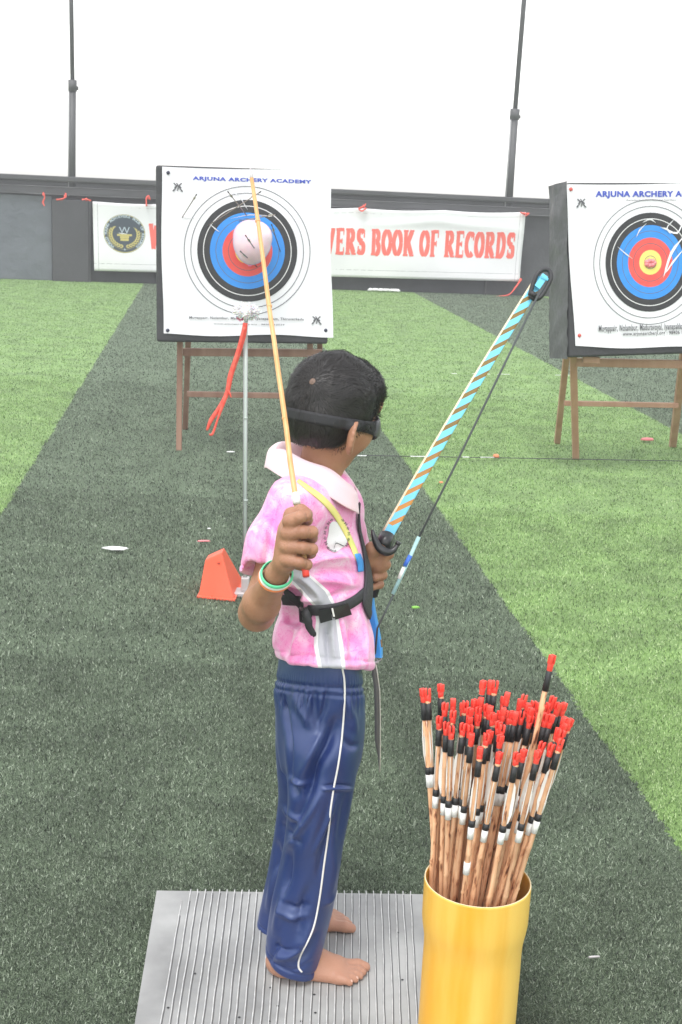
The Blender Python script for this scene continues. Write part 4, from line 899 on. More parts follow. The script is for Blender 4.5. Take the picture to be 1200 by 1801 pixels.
def quiver_arrow(kind, seed):
    r = random.Random(seed); root = bpy.data.objects.new('arrow', None); COL.objects.link(root); L = .62; R_ = .0042
    mb = MB(); zs = [0]; 
    while zs[-1] < L-.06: zs.append(zs[-1]+r.uniform(.05, .1))
    zs.append(L); pts = []; rr = []
    for z in zs[1:-1]:
        pass
    for i, z in enumerate(zs):
        if 0 < i < len(zs)-1:
            for dz, k in ((-.004, 1.), (0, 1.18), (.004, 1.)): pts.append((r.uniform(-.0006, .0006), r.uniform(-.0006, .0006), z+dz)); rr.append(R_*k)
        else: pts.append((0, 0, z)); rr.append(R_)
    mb.tube(pts, rr, 9); mb.obj('shaft', M_['bamboo'], root)
    mb = MB(); mb.tube([(0,0,L-.001),(0,0,L+.010)], [.0046,.0050], 10)      # nock with a slot: base and two ears
    for s_ in (-1, 1): mb.box((s_*.0030, 0, L+.0155), (.0034, .0088, .013))
    bevel(mb.obj('nock', M_['nock'], root), .0008)
    mb = MB(); mb.tube([(0,0,L-.030),(0,0,L-.001)], [.0052,.0050], 10); mb.obj('tape_wrap', M_['wrap'], root)
    if kind != 'bare':
        mb = MB()
        for k in range(3):
            a = k*2.094+.4; c, s_ = math.cos(a), math.sin(a); t = np.array([-s_, c, 0])*.0004
            e_ = (1.15, .70, .8)[k]; P = [(R_, L-.108), (.0058*e_, L-.104), (.0084*e_, L-.088), (.0084*e_, L-.060), (.0066*e_, L-.038), (R_, L-.031)]
            V = [np.array([c*x, s_*x, z])+t for x, z in P]+[np.array([c*x, s_*x, z])-t for x, z in P]
            mb.add(V, [tuple(range(6)), tuple(range(11, 5, -1))]+[(i, (i+1) % 6, 6+(i+1) % 6, 6+i) for i in range(6)])
        mb.obj('fletching', M_['fletch'], root, False)
        mb = MB(); mb.tube([(0,0,L-.122),(0,0,L-.110)], .0055, 10); mb.obj('thread_band', M_['wrap'], root)
        mb = MB(); mb.tube([(0,0,L-.144),(0,0,L-.1225)], .0053, 10); mb.obj('white_band', M_['white_tape'], root)
    return root
protos = [quiver_arrow('full', 1), quiver_arrow('full', 2), quiver_arrow('bare', 3)]; used = [False]*3
def copy_tree(o):
    c = o.copy(); COL.objects.link(c)
    for ch in list(o.children): d = ch.copy(); COL.objects.link(d); d.parent = c
    return c
TOPS = [(743,1211),(752,1211),(775,1203),(783,1236),(797,1229),(797,1250),(815,1236),(819,1233),(773,1260),(785,1270),(794,1277),(815,1272),(827,1245),(835,1230),(846,1227),(842,1244),(841,1256),(826,1260),(827,1275),(830,1290),(850,1197),(863,1197),(872,1197),(857,1239),(863,1242),(845,1314),(856,1290),(862,1285),(868,1254),(880,1251),(886,1245),(878,1269),(884,1275),(881,1293),(879,1323),(887,1225),(893,1218),(896,1251),(902,1251),(908,1252),(916,1230),(923,1222),(919,1251),(930,1237),(935,1245),(934,1258),(940,1233),(949,1236),(956,1239),(953,1251),(949,1256),(961,1255),(967,1236),(974,1225),(971,1257),(983,1236),(993,1236),(994,1261),(1004,1264),(983,1281),(989,1284),(997,1272),(910,1324),(922,1318),(947,1320),(955,1305),(971,1308),(988,1300),(972,1152)]
SPECIAL = {(743,1211): 'leftmost arrow in the yellow pipe, its red nock touching its neighbour\'s', (752,1211): 'arrow second from the left in the yellow pipe, with a low white patch',
           (775,1203): 'red nocked arrow standing alone between the left pair and the bundle', (972,1152): 'tallest arrow in the pipe, bare shaft leaning right above all others',
           (845,1314): 'low nocked arrow at the front centre of the pipe bundle', (879,1323): 'lowest nocked arrow in front of the bundle\'s middle',
           (1004,1264): 'rightmost arrow of the bundle leaning out over the pipe rim', (850,1197): 'arrow standing up behind the bundle, left of the raised close pair'}
for i, t in enumerate(TOPS):
    k = 2 if t == (972,1152) else (0 if i % 3 else 1)
    if k == 2 or not used[k]: root = protos[k]; used[k] = True
    else: root = copy_tree(protos[k])
    # nock height follows how high it shows: back ones stand farther
    py = t[1]; Y = PC[1]+.012+np.interp(py, [1150, 1200, 1240, 1290, 1325], [-.02, .070, .035, -.030, -.075])+random.uniform(-.010, .010)
    top = U(t[0]+0.5, py, Y); ctr = np.array([PC[0], PC[1]]); off = top[:2]-ctr
    b = ctr-off*.62+np.array([random.uniform(-.012, .012), random.uniform(-.012, .012)]); bo = b-ctr; q = np.linalg.norm(bo)
    if q > .066: b = ctr+bo/q*.066
    # fill the mouth: where the shaft crosses the rim plane, then straight down to the floor of the pipe
    m_ = np.array([np.interp(off[0], [-.09, .02, .15], [-.077, .0, .077]), np.interp(off[1], [-.075, .09], [-.072, .070])])+np.random.default_rng(i).uniform(-.006, .006, 2)
    q = np.linalg.norm(m_); m_ = m_*1.05; m_ = m_*min(1, .0790/(q*1.05)); B = np.array([0, 0, MZ+.004]); fr = (RZ-B[2])/(top[2]-B[2])
    bo = (m_-fr*off[:2])/(1-fr); q = np.linalg.norm(bo); bo = bo*min(1, .070/q); B[:2] = ctr+bo
    v = Vector(top)-Vector(B); root.location = Vector(B); root.rotation_mode = 'QUATERNION'
    root.rotation_quaternion = v.to_track_quat('Z', 'Y') @ Matrix.Rotation(random.uniform(0, 6.28), 3, 'Z').to_quaternion(); root.scale = (1, 1, v.length/.642)
    put(root, SPECIAL.get(t, 'bamboo arrow with red nock and white feathers packed in the yellow pipe'), 'arrow', 'arrows packed in the yellow pipe')
    if t == (752,1211): late1 = root
    if t == (845,1314): late2 = root
mb = MB(); mb.tube([(0,0,.365),(0,0,.392)], .0054, 10); mb.obj('white_patch', M_['white_tape'], late1)
mb = MB(); mb.tube([(0,0,.41),(0,0,.432)], .0055, 10); mb.obj('white_patch', M_['white_tape'], late2)

# =================================================================== THE ARCHER
HV = .0026
YC = 2.20                                   # body axis distance
boy = empty('person', U(545, 1705, 2.2)*[1,1,0]+[0,0,MZ], 'barefoot child in pink jersey and navy trousers, wearing an eye mask and raising an arrow', 'person')
def ring(py, xl, xr, b, yaw, Y=YC, mul=1.0):
    L, R_ = U(xl, py, Y), U(xr, py, Y); w_ = (R_[0]-L[0])/2*mul; ph = math.radians(yaw); a = math.sqrt(max(w_*w_-(b*math.sin(ph))**2, .0009))/math.cos(ph)
    return ((L[2]+R_[2])/2, (L[0]+R_[0])/2, Y, a, b*mul if mul != 1 else b, yaw)
def unit(v): v = np.array(v, float); return v/np.linalg.norm(v)
PH = math.radians(49); TL = math.radians(14)
hf = np.array([math.cos(PH)*math.cos(TL), math.sin(PH)*math.cos(TL), -math.sin(TL)]); hr = np.array([math.sin(PH), -math.cos(PH), 0.]); hu = np.cross(hr, hf); HR = np.stack([hf, hr, hu], 1)
HC = U(587, 706, YC)
def hp(f, r, u): return HC+hf*f+hr*r+hu*u

B = Field((-.22, 1.84, .026), (.16, 2.44, 1.20), .00225)
# torso core under the clothes
B.loft([ring(880, 508, 596, .085, -18, mul=.80), ring(930, 480, 620, .10, -18, mul=.78), ring(1010, 496, 628, .082, -8, mul=.70), ring(1080, 508, 634, .072, 6, mul=.68), ring(1150, 496, 636, .10, 18, mul=.76), ring(1230, 500, 622, .088, 22, mul=.74)], .01)
# neck
nb, ntp = U(556, 868, YC), U(575, 770, YC)
B.cap(nb, ntp, .040, .037, .015)
B.cap(U(530, 885, 2.12), U(585, 880, 2.27), .036, .036, .03)
# head
B.ell(HC, (.081, .068, .080), HR, .01)
B.ell(hp(.012, 0, -.040), (.058, .054, .050), HR, .02)
B.ell(hp(.028, 0, -.070), (.040, .040, .030), HR, .02)
B.cap(hp(.046, 0, -.092), hp(.044, 0, -.090), .018, .018, .018)
B.ell(hp(.068, 0, .012), (.020, .050, .030), HR, .02)
B.cap(hp(.078, 0, -.006), hp(.090, 0, -.038), .006, .009, .010)
for s_ in (-1, 1): B.cap(hp(.083, s_*.008, -.040), hp(.082, s_*.008, -.040), .006, .006, .006)
B.cap(hp(.070, -.018, -.062), hp(.070, .018, -.062), .005, .005, .006); B.cap(hp(.072, -.013, -.070), hp(.072, .013, -.070), .0055, .0055, .006)
B.cap(hp(.080, -.016, -.066), hp(.080, .016, -.066), .0018, .0018, .003, 'sub')
for s_ in (-1, 1):
    B.ell(hp(.042, s_*.037, -.042), (.024, .020, .028), HR, .02)          # cheeks
    B.ell(hp(.070, s_*.028, -.012), (.012, .016, .010), HR, .008, 'sub')
    B.ell(hp(.064, s_*.028, -.012), (.012, .013, .011), HR, .004)
# ears: a tilted shell with a hollow and a rim
for s_ in (1, -1):
    ec = hp(-.012 if s_ > 0 else .012, s_*.064, -.053)
    eR = np.stack([unit(hf*.75+hr*s_*(-.5)), unit(hr*s_*.8+hf*.55), hu], 1); eR[:, 1] = unit(np.cross(hu, eR[:, 0])); eR[:, 2] = np.cross(eR[:, 0], eR[:, 1])
    oc = ec-hf*.006+hr*s_*.007
    B.ell(oc, (.017, .0075, .027), eR, .004)
    B.ell(oc+hr*s_*.006+hf*.003, (.010, .006, .017), eR, .003, 'sub')
    rim = [oc+eR[:, 0]*(-.014*math.cos(t))*1.0+hu*(.024*math.sin(t)) +hr*s_*.004 for t in np.linspace(-1.1, 2.3, 9)]
    B.chain(rim, [.0030]*9, .003); B.cap(oc-hu*.022, oc-hu*.026+hf*.002, .006, .005, .004)
# right arm
SH = U(522, 892, 2.10); EL = U(452, 1078, 2.07); WR = U(487, 1010, 1.945)
B.cap(SH, SH+(EL-SH)*.5, .036, .031, .02); B.cap(SH+(EL-SH)*.5, EL, .031, .0285, .012)
fa = EL+(WR-EL)*.35+np.array([-.003, -.004, -.004]); B.cap(EL, fa, .0295, .0295, .012); B.cap(fa, EL+(WR-EL)*.85, .0295, .0185, .012); B.cap(EL+(WR-EL)*.85, WR, .0185, .0165, .01)
# right fist round the arrow (arrow axis from nock N0 up and away)
N0 = U(537, 1001, 1.905); A1 = U(523, 890, 1.955); ATIP = U(441, 296, 2.40)
AX = unit(ATIP-A1)
def aY(py): t = (py-1001)/(890-1001.); return N0+(A1-N0)*t
yh = 1.905
pal = U(508, 958, yh+.008)
B.cap(WR, U(502, 985, yh+.016), .0170, .0175, .012)
B.ell(pal, (.018, .0135, .032), np.stack([unit([1, .1, .15]), [0, 1, 0], unit([-.15, 0, 1])], 1), .012)
B.cap(U(503, 985, yh+.014), U(511, 935, yh+.010), .0155, .0145, .012)
fing = [((508,917),(538,907),(541,915),(524,922),.0092), ((505,938),(549,936),(549,946),(528,950),.0098), ((504,961),(549,966),(547,973),(527,975),.0095), ((504,985),(540,993),(538,997),(522,995),.0086)]
for a, b, c, d, r_ in fing:
    kn = U(a[0], a[1], yh-.002); p1 = U((a[0]*.35+b[0]*.65), (a[1]*.35+b[1]*.65)-1, yh-.010); p2 = U(b[0], b[1], yh+.000); p3 = U(c[0], c[1], yh+.026); p4 = U(d[0], d[1], yh+.036)
    B.chain([kn, p1, p2], [r_*1.08, r_*.98, r_*1.0], .004); B.cap(p2, p3, r_*.95, r_*.88, .003); B.cap(p3, p4, r_*.88, r_*.78, .003)
    B.cap(U(a[0]+6, a[1], yh-.004), U(a[0]+3, a[1], yh-.002), r_*1.10, r_*.9, .008)
    for dx_ in (-5, -1.5, 2): B.cap(U(b[0]+dx_, b[1]-7, yh-r_-.0005), U(b[0]+dx_, b[1]+7, yh-r_-.0005), .0011, .0011, .0012, 'sub')
B.chain([U(500, 968, yh+.014), U(504, 930, yh+.018), U(512, 905, yh+.020), U(530, 898, yh+.016), U(541, 903, yh+.010)], [.014, .0115, .0100, .0092, .0078], .006)
# left arm and hand on the bow grip
YB = 2.27
LS = U(600, 888, 2.29); LE = U(628, 1010, 2.38); LW = U(650, 992, 2.285)
B.cap(LS, LE, .034, .027, .02); B.cap(LE, LW, .027, .019, .012)
GA, GB = U(683, 948, YB), U(655, 1040, YB)
def gp(t): return GA+(GB-GA)*t
B.cap(LW, U(660, 985, YB-.005), .021, .022, .012); B.ell(U(661, 984, YB-.004), (.022, .020, .030), np.stack([unit([1, 0, .3]), [0, 1, 0], unit([-.3, 0, 1])], 1), .01)
for k, t in enumerate((.22, .42, .62, .80)):
    c = gp(t)+[-.008,0,-.004]; r_ = (.0092, .0096, .0092, .0082)[k]; o = unit(GB-GA)
    B.chain([c+[-.008, .024, 0], c+[.012, .018, .001], c+[.016, -.004, -.001], c+[.002, -.018, -.003]], [r_*1.1, r_, r_*.95, r_*.8], .004)
B.chain([U(647, 985, YB-.022), U(655, 965, YB-.030), U(669, 962, YB-.030), U(682, 970, YB-.026)], [.014, .0115, .0098, .0085], .008)
# legs
KN = U(560, 1420, 2.14); AN = U(506, 1672, 2.145)
HPt = U(563, 1245, 2.165); B.cap(HPt, KN, .036, .030, .02); B.cap(KN, AN, .030, .022, .02)
AF = np.array([-.095, 2.305, .090]); KF = U(543, 1415, 2.28); B.cap(U(548, 1245, 2.245), KF, .036, .030, .02); B.cap(KF, AF, .030, .022, .02)
# feet
def foot(o, sy, yaw=0.0, sc=1.0):
    """o: heel centre on the mat, toes to +x; sy=+1 puts the big toe on the +y side"""
    c, s = math.cos(yaw), math.sin(yaw)
    def P(x, y, z): x *= sc; y *= sy*sc; return np.array([o[0]+x*c-y*s, o[1]+x*s+y*c, MZ+z*sc])
    B.ell(P(.004, 0, .022), (.026, .022, .024), None, .01); B.cap(P(.0, 0, .03), P(.026, .002, .085), .020, .0225, .02)
    B.cap(P(.015, -.006, .018), P(.105, -.016, .011), .019, .0125, .012)
    B.cap(P(.02, .005, .034), P(.105, .012, .015), .024, .016, .02); B.cap(P(.032, .003, .056), P(.095, .006, .022), .022, .015, .02)
    B.cap(P(.11, .016, .014), P(.118, -.018, .010), .0155, .012, .012)
    toes = [((.118, .022), (.146, .026), (.160, .025), .0110), ((.124, .007), (.146, .009), (.156, .008), .0082), ((.122, -.005), (.142, -.004), (.151, -.005), .0078), ((.118, -.015), (.135, -.016), (.143, -.017), .0074), ((.112, -.024), (.126, -.027), (.133, -.028), .0072)]
    for a, b, d, r_ in toes:
        B.cap(P(*a, .013), P(*b, .0125), r_*1.0, r_*.95, .006); B.cap(P(*b, .0125), P(*d, .0088), r_*.95, r_*.88, .003)
    return P
Pn = foot(np.array([-.076, 2.139, 0]), 1, math.radians(-2)); Pf = foot(np.array([-.098, 2.304, 0]), -1, math.radians(3), .97)
sl, X, Y, Z = B.win((-.22, 1.84, .02), (.24, 2.46, .06)); B.mix(sl, (Z-(MZ+.0012))+0*X+0*Y, 0, 'sub')
BV, BF = B.mesh(1); del B
body = mobj('body', BV, BF, M_['skin'], boy)
# toe nails
mb = MB()
for P_, lst in ((Pn, [(.163,.0255,.0075),(.158,.008,.0052),(.153,-.005,.0048),(.146,-.0168,.0044),(.136,-.028,.0042)]),):
    for x, y, r_ in lst:
        c = P_(x, y, .0135); mb.lathe(c, [(0, .0012), (r_*.6, .0008), (r_*.75, -.0006)], 10, axis=(.5, 0, .85))
M_['nail'] = mat('nail', (.66,.43,.34), .3); mb.obj('toenails', M_['nail'], body)
TB = bvh(BV, BF)

# ---------------------------------------------------------------- jersey
Sf = Field((-.22, 2.0, .56), (.16, 2.40, 1.02), HV)
Sf.loft([ring(858, 512, 600, .080, -20), ring(880, 488, 616, .102, -20), ring(930, 470, 629, .114, -20), ring(1000, 478, 640, .113, -12), ring(1060, 490, 646, .105, 3), ring(1080, 490, 648, .104, 6), ring(1115, 482, 655, .114, 13), ring(1140, 480, 656, .120, 18), ring(1160, 484, 656, .121, 20), ring(1190, 490, 654, .122, 20)], .012, 2.15)
Sf.cap(U(528, 893, 2.115), U(578, 885, 2.28), .046, .044, .035)
Sf.cap(U(545, 868, 2.20), U(580, 868, 2.20), .040, .040, .03)
CU_ = U(462, 1022, 2.075)
Sf.cap(U(518, 897, 2.105), U(486, 955, 2.085), .049, .0465, .03); Sf.cap(U(486, 955, 2.085), U(459, 1040, 2.07), .0465, .0435, .02)
ax = unit(U(459, 1040, 2.07)-U(486, 955, 2.085)); cutp = U(462, 1019, 2.06)
Sf.halfspace(cutp, unit(ax+np.array([0, -.10, 0])), cutp+[-.09, -.09, -.10], cutp+[.062, .09, .06], .004)
Sf.cap(cutp+ax*.03, cutp-ax*.012, .036, .036, .003, 'sub')
# left sleeve
Sf.cap(U(585, 893, 2.27), U(612, 960, 2.35), .045, .042, .03)
hz = ring(1183, 489, 655, .12, 20); Sf.halfspace((hz[1], hz[2], hz[0]+.018), (-.06, -.33, -1), (-.22, 2.0, .5), (.2, 2.42, .70), .003)
Sf.ell((hz[1], hz[2], hz[0]+.018), (.066, .096, .030), None, .003, 'sub')
SV, SF = Sf.mesh(3); del Sf
N = normals(SV, SF)
a = 1/.045
hem = np.clip((SV[:, 2]-SV[:, 2].min())/.03, 0, 1)
hd = (SV-np.array([hz[1], hz[2], hz[0]+.018]))@unit((.06, .33, 1)); cd = -(SV-cutp)@unit(ax+np.array([0, -.10, 0])); incuff = (np.linalg.norm(SV-cutp, axis=1) < .07)
SV = SV-N*(.0018*np.exp(-((hd-.014)/.0022)**2)+.0018*np.exp(-((cd-.012)/.002)**2)*incuff)[:, None]
w_ = wob(SV, 26, 1, 9, (1, 1, .8))*.0024+wob(SV, 62, 2, 9, (1.2, 1.2, .5))*.0011
SV = SV+N*(w_*(.35+.65*hem))[:, None]
N = normals(SV, SF)
SV = folds(SV, N, [
    ([(505,905),(500,950),(492,1000),(480,1030)], .007, -.006), ([(470,900),(462,950),(455,1000)], .010, .004), ([(488,880),(478,930),(470,985)], .006, -.004),
    ([(530,1000),(560,985),(600,980),(630,985)], .009, .006), ([(525,1012),(560,1003),(605,1003),(632,1010)], .007, -.0055), ([(560,1020),(590,1022),(620,1032)], .008, .005), ([(545,965),(585,968),(625,958)], .008, -.004),
    ([(505,1045),(530,1052),(560,1056)], .006, .005), ([(580,1050),(608,1040),(634,1036)], .005, -.004),
    ([(512,1092),(506,1125),(500,1158)], .007, -.006), ([(535,1105),(522,1135),(516,1165)], .008, .006), ([(554,1110),(545,1145),(543,1170)], .006, -.004),
    ([(612,1088),(622,1125),(622,1168)], .008, -.007), ([(600,1085),(606,1125),(608,1170)], .006, .005), ([(632,1080),(642,1120),(644,1165)], .007, .006), ([(570,1095),(575,1130),(580,1170)], .005, -.003),
    ([(489,1140),(505,1158),(540,1166),(600,1170),(650,1168)], .005, .004), ([(535,880),(530,910),(532,950)], .009, -.004), ([(520,1012),(538,1022),(556,1042),(564,1058)], .0045, .005), ([(512,1018),(532,1034),(548,1052)], .004, -.005), ([(577,1095),(575,1125),(578,1168)], .0035, -.0045), ([(586,1092),(586,1125),(590,1165)], .004, .004), ([(498,1088),(492,1110),(484,1135)], .006, .006)], 2.20, 1.7, .85)
for _ in range(1): SV = lap(SV, SF, .4)
shirt = mobj('shirt', SV, SF, M_['shirt'], boy)
px = PROJ(SV); pc = np.interp(px[:, 1], [1000,1015,1040,1065,1090,1135,1175], [514,527,553,571,576,578,584]); hw = np.interp(px[:, 1], [1000,1015,1040,1065,1090,1135,1175], [16,24,26,20,20,26,24])
pv = np.where((N[:, 1] < .2) & (px[:, 1] > 996), (px[:, 0]-pc)/hw, 9.0); at_ = shirt.data.attributes.new('panel', 'FLOAT', 'POINT'); at_.data.foreach_set('value', np.clip(pv, -9, 9).astype(np.float32))
TS = bvh(SV, SF)

# collar: a folded-over band that stands away from the nape
M_c = []
cc = U(553, 836, YC)
def collar_pt(th, k):
    """th angle from +x toward +y; k 0 inner neck edge, .35 fold, 1 lower edge"""
    c, s = math.cos(th), math.sin(th)
    rx = np.interp(k, [0, .35, .6, 1], [.046, .0625, .074, .0785]); ry = np.interp(k, [0, .35, .6, 1], [.046, .057, .074, .088])
    base = cc+np.array([.002*k, 0, 0]); z = np.interp(k, [0, .35, .6, 1], [-.012, .013, .005, -.026])
    if c < 0: rx *= 1+.10*(-c)
    x, y = rx*c, ry*s; tilt = -.40*x+.02*abs(s)
    z2 = z+tilt+.0022*math.sin(5*th+3*k)-.012*max(c, 0)**3*k
    return base+np.array([x, y, z2])
ths = np.linspace(math.radians(14), math.radians(346), 64); ks = np.linspace(0, 1, 14)
V = [collar_pt(t, k) for t in ths for k in ks]; Fc = [(i*14+j, i*14+j+1, (i+1)*14+j+1, (i+1)*14+j) for i in range(63) for j in range(13)]
col = mobj('collar', V, Fc, M_['collar'], boy); solidify(col, .003, 1); bevel(col, .001, 2)
p0, p1 = collar_pt(math.radians(196), .05), collar_pt(math.radians(196), .33); mb = MB()
mb.bar(p0+[.004, -.001, 0], p1+[.004, -.002, .002], .010, .002, (1, 0, 0)); mb.obj('neck_tag', M_['maroon'], col, False)

# round printed crest on the jersey, a yellow-green strap, belt and guard
def drape(polyf, n, off, T, name, mtl, parent, back=2.12, thick=0.0008):
    V, Fc = polyf; H = [hit(T, x, y, off, back)[0] for x, y in V]; o = mobj(name, H, Fc, mtl, parent); return o
def disc(cx, cy, rx, ry, nr=5, na=28, wobf=None):
    V = [(cx, cy)]; Fc = []
    for i in range(1, nr+1):
        for j in range(na):
            a = 2*math.pi*j/na; k = (wobf(a) if wobf else 1)*i/nr; V.append((cx+rx*k*math.cos(a), cy+ry*k*math.sin(a)))
    for j in range(na): Fc.append((0, 1+j, 1+(j+1) % na))
    for i in range(nr-1):
        for j in range(na): Fc.append((1+i*na+j, 1+(i+1)*na+j, 1+(i+1)*na+(j+1) % na, 1+i*na+(j+1) % na))
    return V, Fc
crest_o = drape(disc(591, 945, 17, 27, wobf=lambda a: 1+.10*math.sin(3*a+1)+.05*math.sin(5*a)), 0, .0012, TS, 'jersey_crest', M_['patch'], shirt)
V2a = []; Fa = []
for i, a in enumerate(np.linspace(115, 262, 9).tolist()+np.linspace(-35, 60, 6).tolist()):
    t = math.radians(a); cx_, cy_ = 591+21*math.cos(t), 941-30*math.sin(t); b = len(V2a)
    for k in range(3):
        q = -2.2+k*2.0; dx, dy = (-math.sin(t), -math.cos(t)); nx_, ny_ = math.cos(t), -math.sin(t); l = 2.4 if (i+k) % 2 else 1.3
        b = len(V2a); V2a += [(cx_+dx*q-nx_*l, cy_+dy*q-ny_*l), (cx_+dx*(q+1.1)-nx_*l, cy_+dy*(q+1.1)-ny_*l), (cx_+dx*(q+1.1)+nx_*l, cy_+dy*(q+1.1)+ny_*l), (cx_+dx*q+nx_*l, cy_+dy*q+ny_*l)]; Fa.append((b, b+1, b+2, b+3))
for L_ in ([(587,960),(590,955),(597,957),(604,960)], [(589,951),(588,958),(586,964)]):
    C = catmull(L_, 3)
    for a_, b_ in zip(C[:-1], C[1:]):
        b = len(V2a); V2a += [(a_[0], a_[1]-.6), (b_[0], b_[1]-.6), (b_[0], b_[1]+.6), (a_[0], a_[1]+.6)]; Fa.append((b, b+1, b+2, b+3))
drape((V2a, Fa), 0, .0022, TS, 'crest_lettering', M_['patch_ink'], crest_o)
V, Fc = strip_on(TS, [(524,846),(545,862),(566,878),(590,905),(607,934),(620,962),(629,985)], [6,9,11,11,10,9,8], .0016, YC)
st = mobj('shoulder_strap', V, Fc, M_['lanyard'], boy); solidify(st, .0007, 0)
V, Fc = strip_on(TS, [(626,975),(631,990),(632,1005)], [9,10,9], .0034, YC)
st = mobj('strap_end', V, Fc, M_['lanyard_blue'], boy); solidify(st, .0014, 0)

def ring_on(T, c, zf, hwf, off, n=96, rows=4, a0=0, a1=360, far=.35):
    V = []; A = np.radians(np.linspace(a0, a1, n, endpoint=(a1-a0 < 360)))
    for a in A:
        d = np.array([math.cos(a), math.sin(a), 0.]); z0 = zf(a); h = hwf(a)
        for k in range(rows):
            z = z0+h*(2*k/(rows-1)-1); o = np.array([c[0], c[1], z])+d*far; r = T.ray_cast(Vector(o), Vector(-d))
            p = np.array(r[0]) if r[0] is not None else np.array([c[0], c[1], z])+d*.08; V.append(p+d*(off(a) if callable(off) else off))
    V = np.array(V).reshape(len(A), rows, 3); cl = a1-a0 >= 360
    for _ in range(4):
        V = .5*V+.25*(np.roll(V, 1, 0)+np.roll(V, -1, 0)) if cl else np.concatenate([V[:1], .5*V[1:-1]+.25*(V[2:]+V[:-2]), V[-1:]])
    rad = V.mean(1, keepdims=True)
    m = len(A); Fc = [(i*rows+j, ((i+1) % m)*rows+j, ((i+1) % m)*rows+j+1, i*rows+j+1) for i in range(m if cl else m-1) for j in range(rows-1)]
    return V.reshape(-1, 3), Fc
bz = U(565, 1076, 2.10)[2]; bl = U(500, 1070, 2.20)[2]; br_ = U(648, 1062, 2.2)[2]
cB = np.array([U(566, 1076, YC)[0], YC])
zbelt = lambda a: bz+(.014*math.cos(a) if math.cos(a) > 0 else .004*math.cos(a))+.004
V, Fc = ring_on(TS, cB, zbelt, lambda a: .0095, .0030)
belt = mobj('waist_belt', V, Fc, M_['black_web'], boy); solidify(belt, .002, 0)
BTree = TS
# second, diagonal strap end and dangling tail by the buckle
V, Fc = strip_on(TS, [(499,1033),(510,1046),(524,1060),(538,1072)], [8,10,10,9], .0042, YC); solidify(mobj('strap_branch', V, Fc, M_['black_web'], boy), .002, 0)
q = lambda x, y, o: hit(TS, x, y, o, YC)[0]
mb = MB(); ribbon(mb, [q(538,1062,.012), q(543,1072,.016), q(547,1085,.018), q(548,1096,.017), q(551,1108,.015), q(555,1110,.014)], [.012,.014,.014,.012,.010,.005]); solidify(mb.obj('strap_tail', M_['black_web'], belt), .0025, 0)
def slab(name, pts_px, o1, th_, mtl, parent):
    V = [q(x, y, o1) for x, y in pts_px]; n_q = unit(np.cross(V[1]-V[0], V[2]-V[0])); n_q = n_q if n_q[1] < 0 else -n_q
    m = len(V); V = V+[v+n_q*th_ for v in V]; Fc = [tuple(range(m)), tuple(range(2*m-1, m-1, -1))]+[(i, (i+1) % m, m+(i+1) % m, m+i) for i in range(m)]
    return bevel(mobj(name, V, Fc, mtl, parent, False), .0015, 2)
slab('slider', [(532,1066),(543,1064),(549,1078),(545,1093),(535,1090)], .002, .006, M_['black_plastic'], belt)
slab('buckle', [(560,1071),(578,1067),(582,1085),(564,1090)], .002, .009, M_['black_plastic'], belt)
slab('buckle_clip', [(583,1067),(606,1060),(612,1077),(587,1085)], .002, .008, M_['black_plastic'], belt)
slab('buckle_stitch', [(581,1066),(583,1065.5),(587,1080),(585,1080.5)], .011, .0006, M_['piping'], belt)
# chest guard on the front, with the thin edge running up to the collar
gz = [U(630, y, YC)[2] for y in (885, 930, 975, 1010, 1045, 1076)]
g_lo = [6, 4, 0, -8, -34, -16]; g_hi = [16, 22, 46, 56, 52, 30]
V = []; nr = 22; nc = 12
for i in range(nr):
    t = i/(nr-1); z = gz[0]+(gz[-1]-gz[0])*t; kz = np.interp(z, gz[::-1], np.arange(6)[::-1]); lo, hi = np.interp(kz, range(6), g_lo), np.interp(kz, range(6), g_hi)
    cx_ = cB[0] 
    for j in range(nc):
        a = math.radians(lo+(hi-lo)*j/(nc-1)-6); d = np.array([math.cos(a), math.sin(a), 0.]); r = TS.ray_cast(Vector(np.array([cx_, YC, z])+d*.35), Vector(-d))
        p = np.array(r[0]) if r[0] is not None else np.array([cx_, YC, z])+d*.08; out = .0045+.011*math.exp(-((t-.72)/.2)**2)*math.sin(math.pi*j/(nc-1))
        V.append(p+d*out)
V = np.array(V).reshape(nr, nc, 3)
for _ in range(4): V[1:-1] = .5*V[1:-1]+.25*(V[2:]+V[:-2]); V[:, 1:-1] = .5*V[:, 1:-1]+.25*(V[:, 2:]+V[:, :-2])
Fc = [(i*nc+j, i*nc+j+1, (i+1)*nc+j+1, (i+1)*nc+j) for i in range(nr-1) for j in range(nc-1)]
grd = mobj('chest_guard', V.reshape(-1, 3), Fc, M_['mesh_cloth'], boy); solidify(grd, .0022, 0)
mb = MB(); mb.tube(np.concatenate([V[:, 0], V[-1, 1:]]), .0024, 6); mb.obj('guard_edge', M_['black_web'], grd)

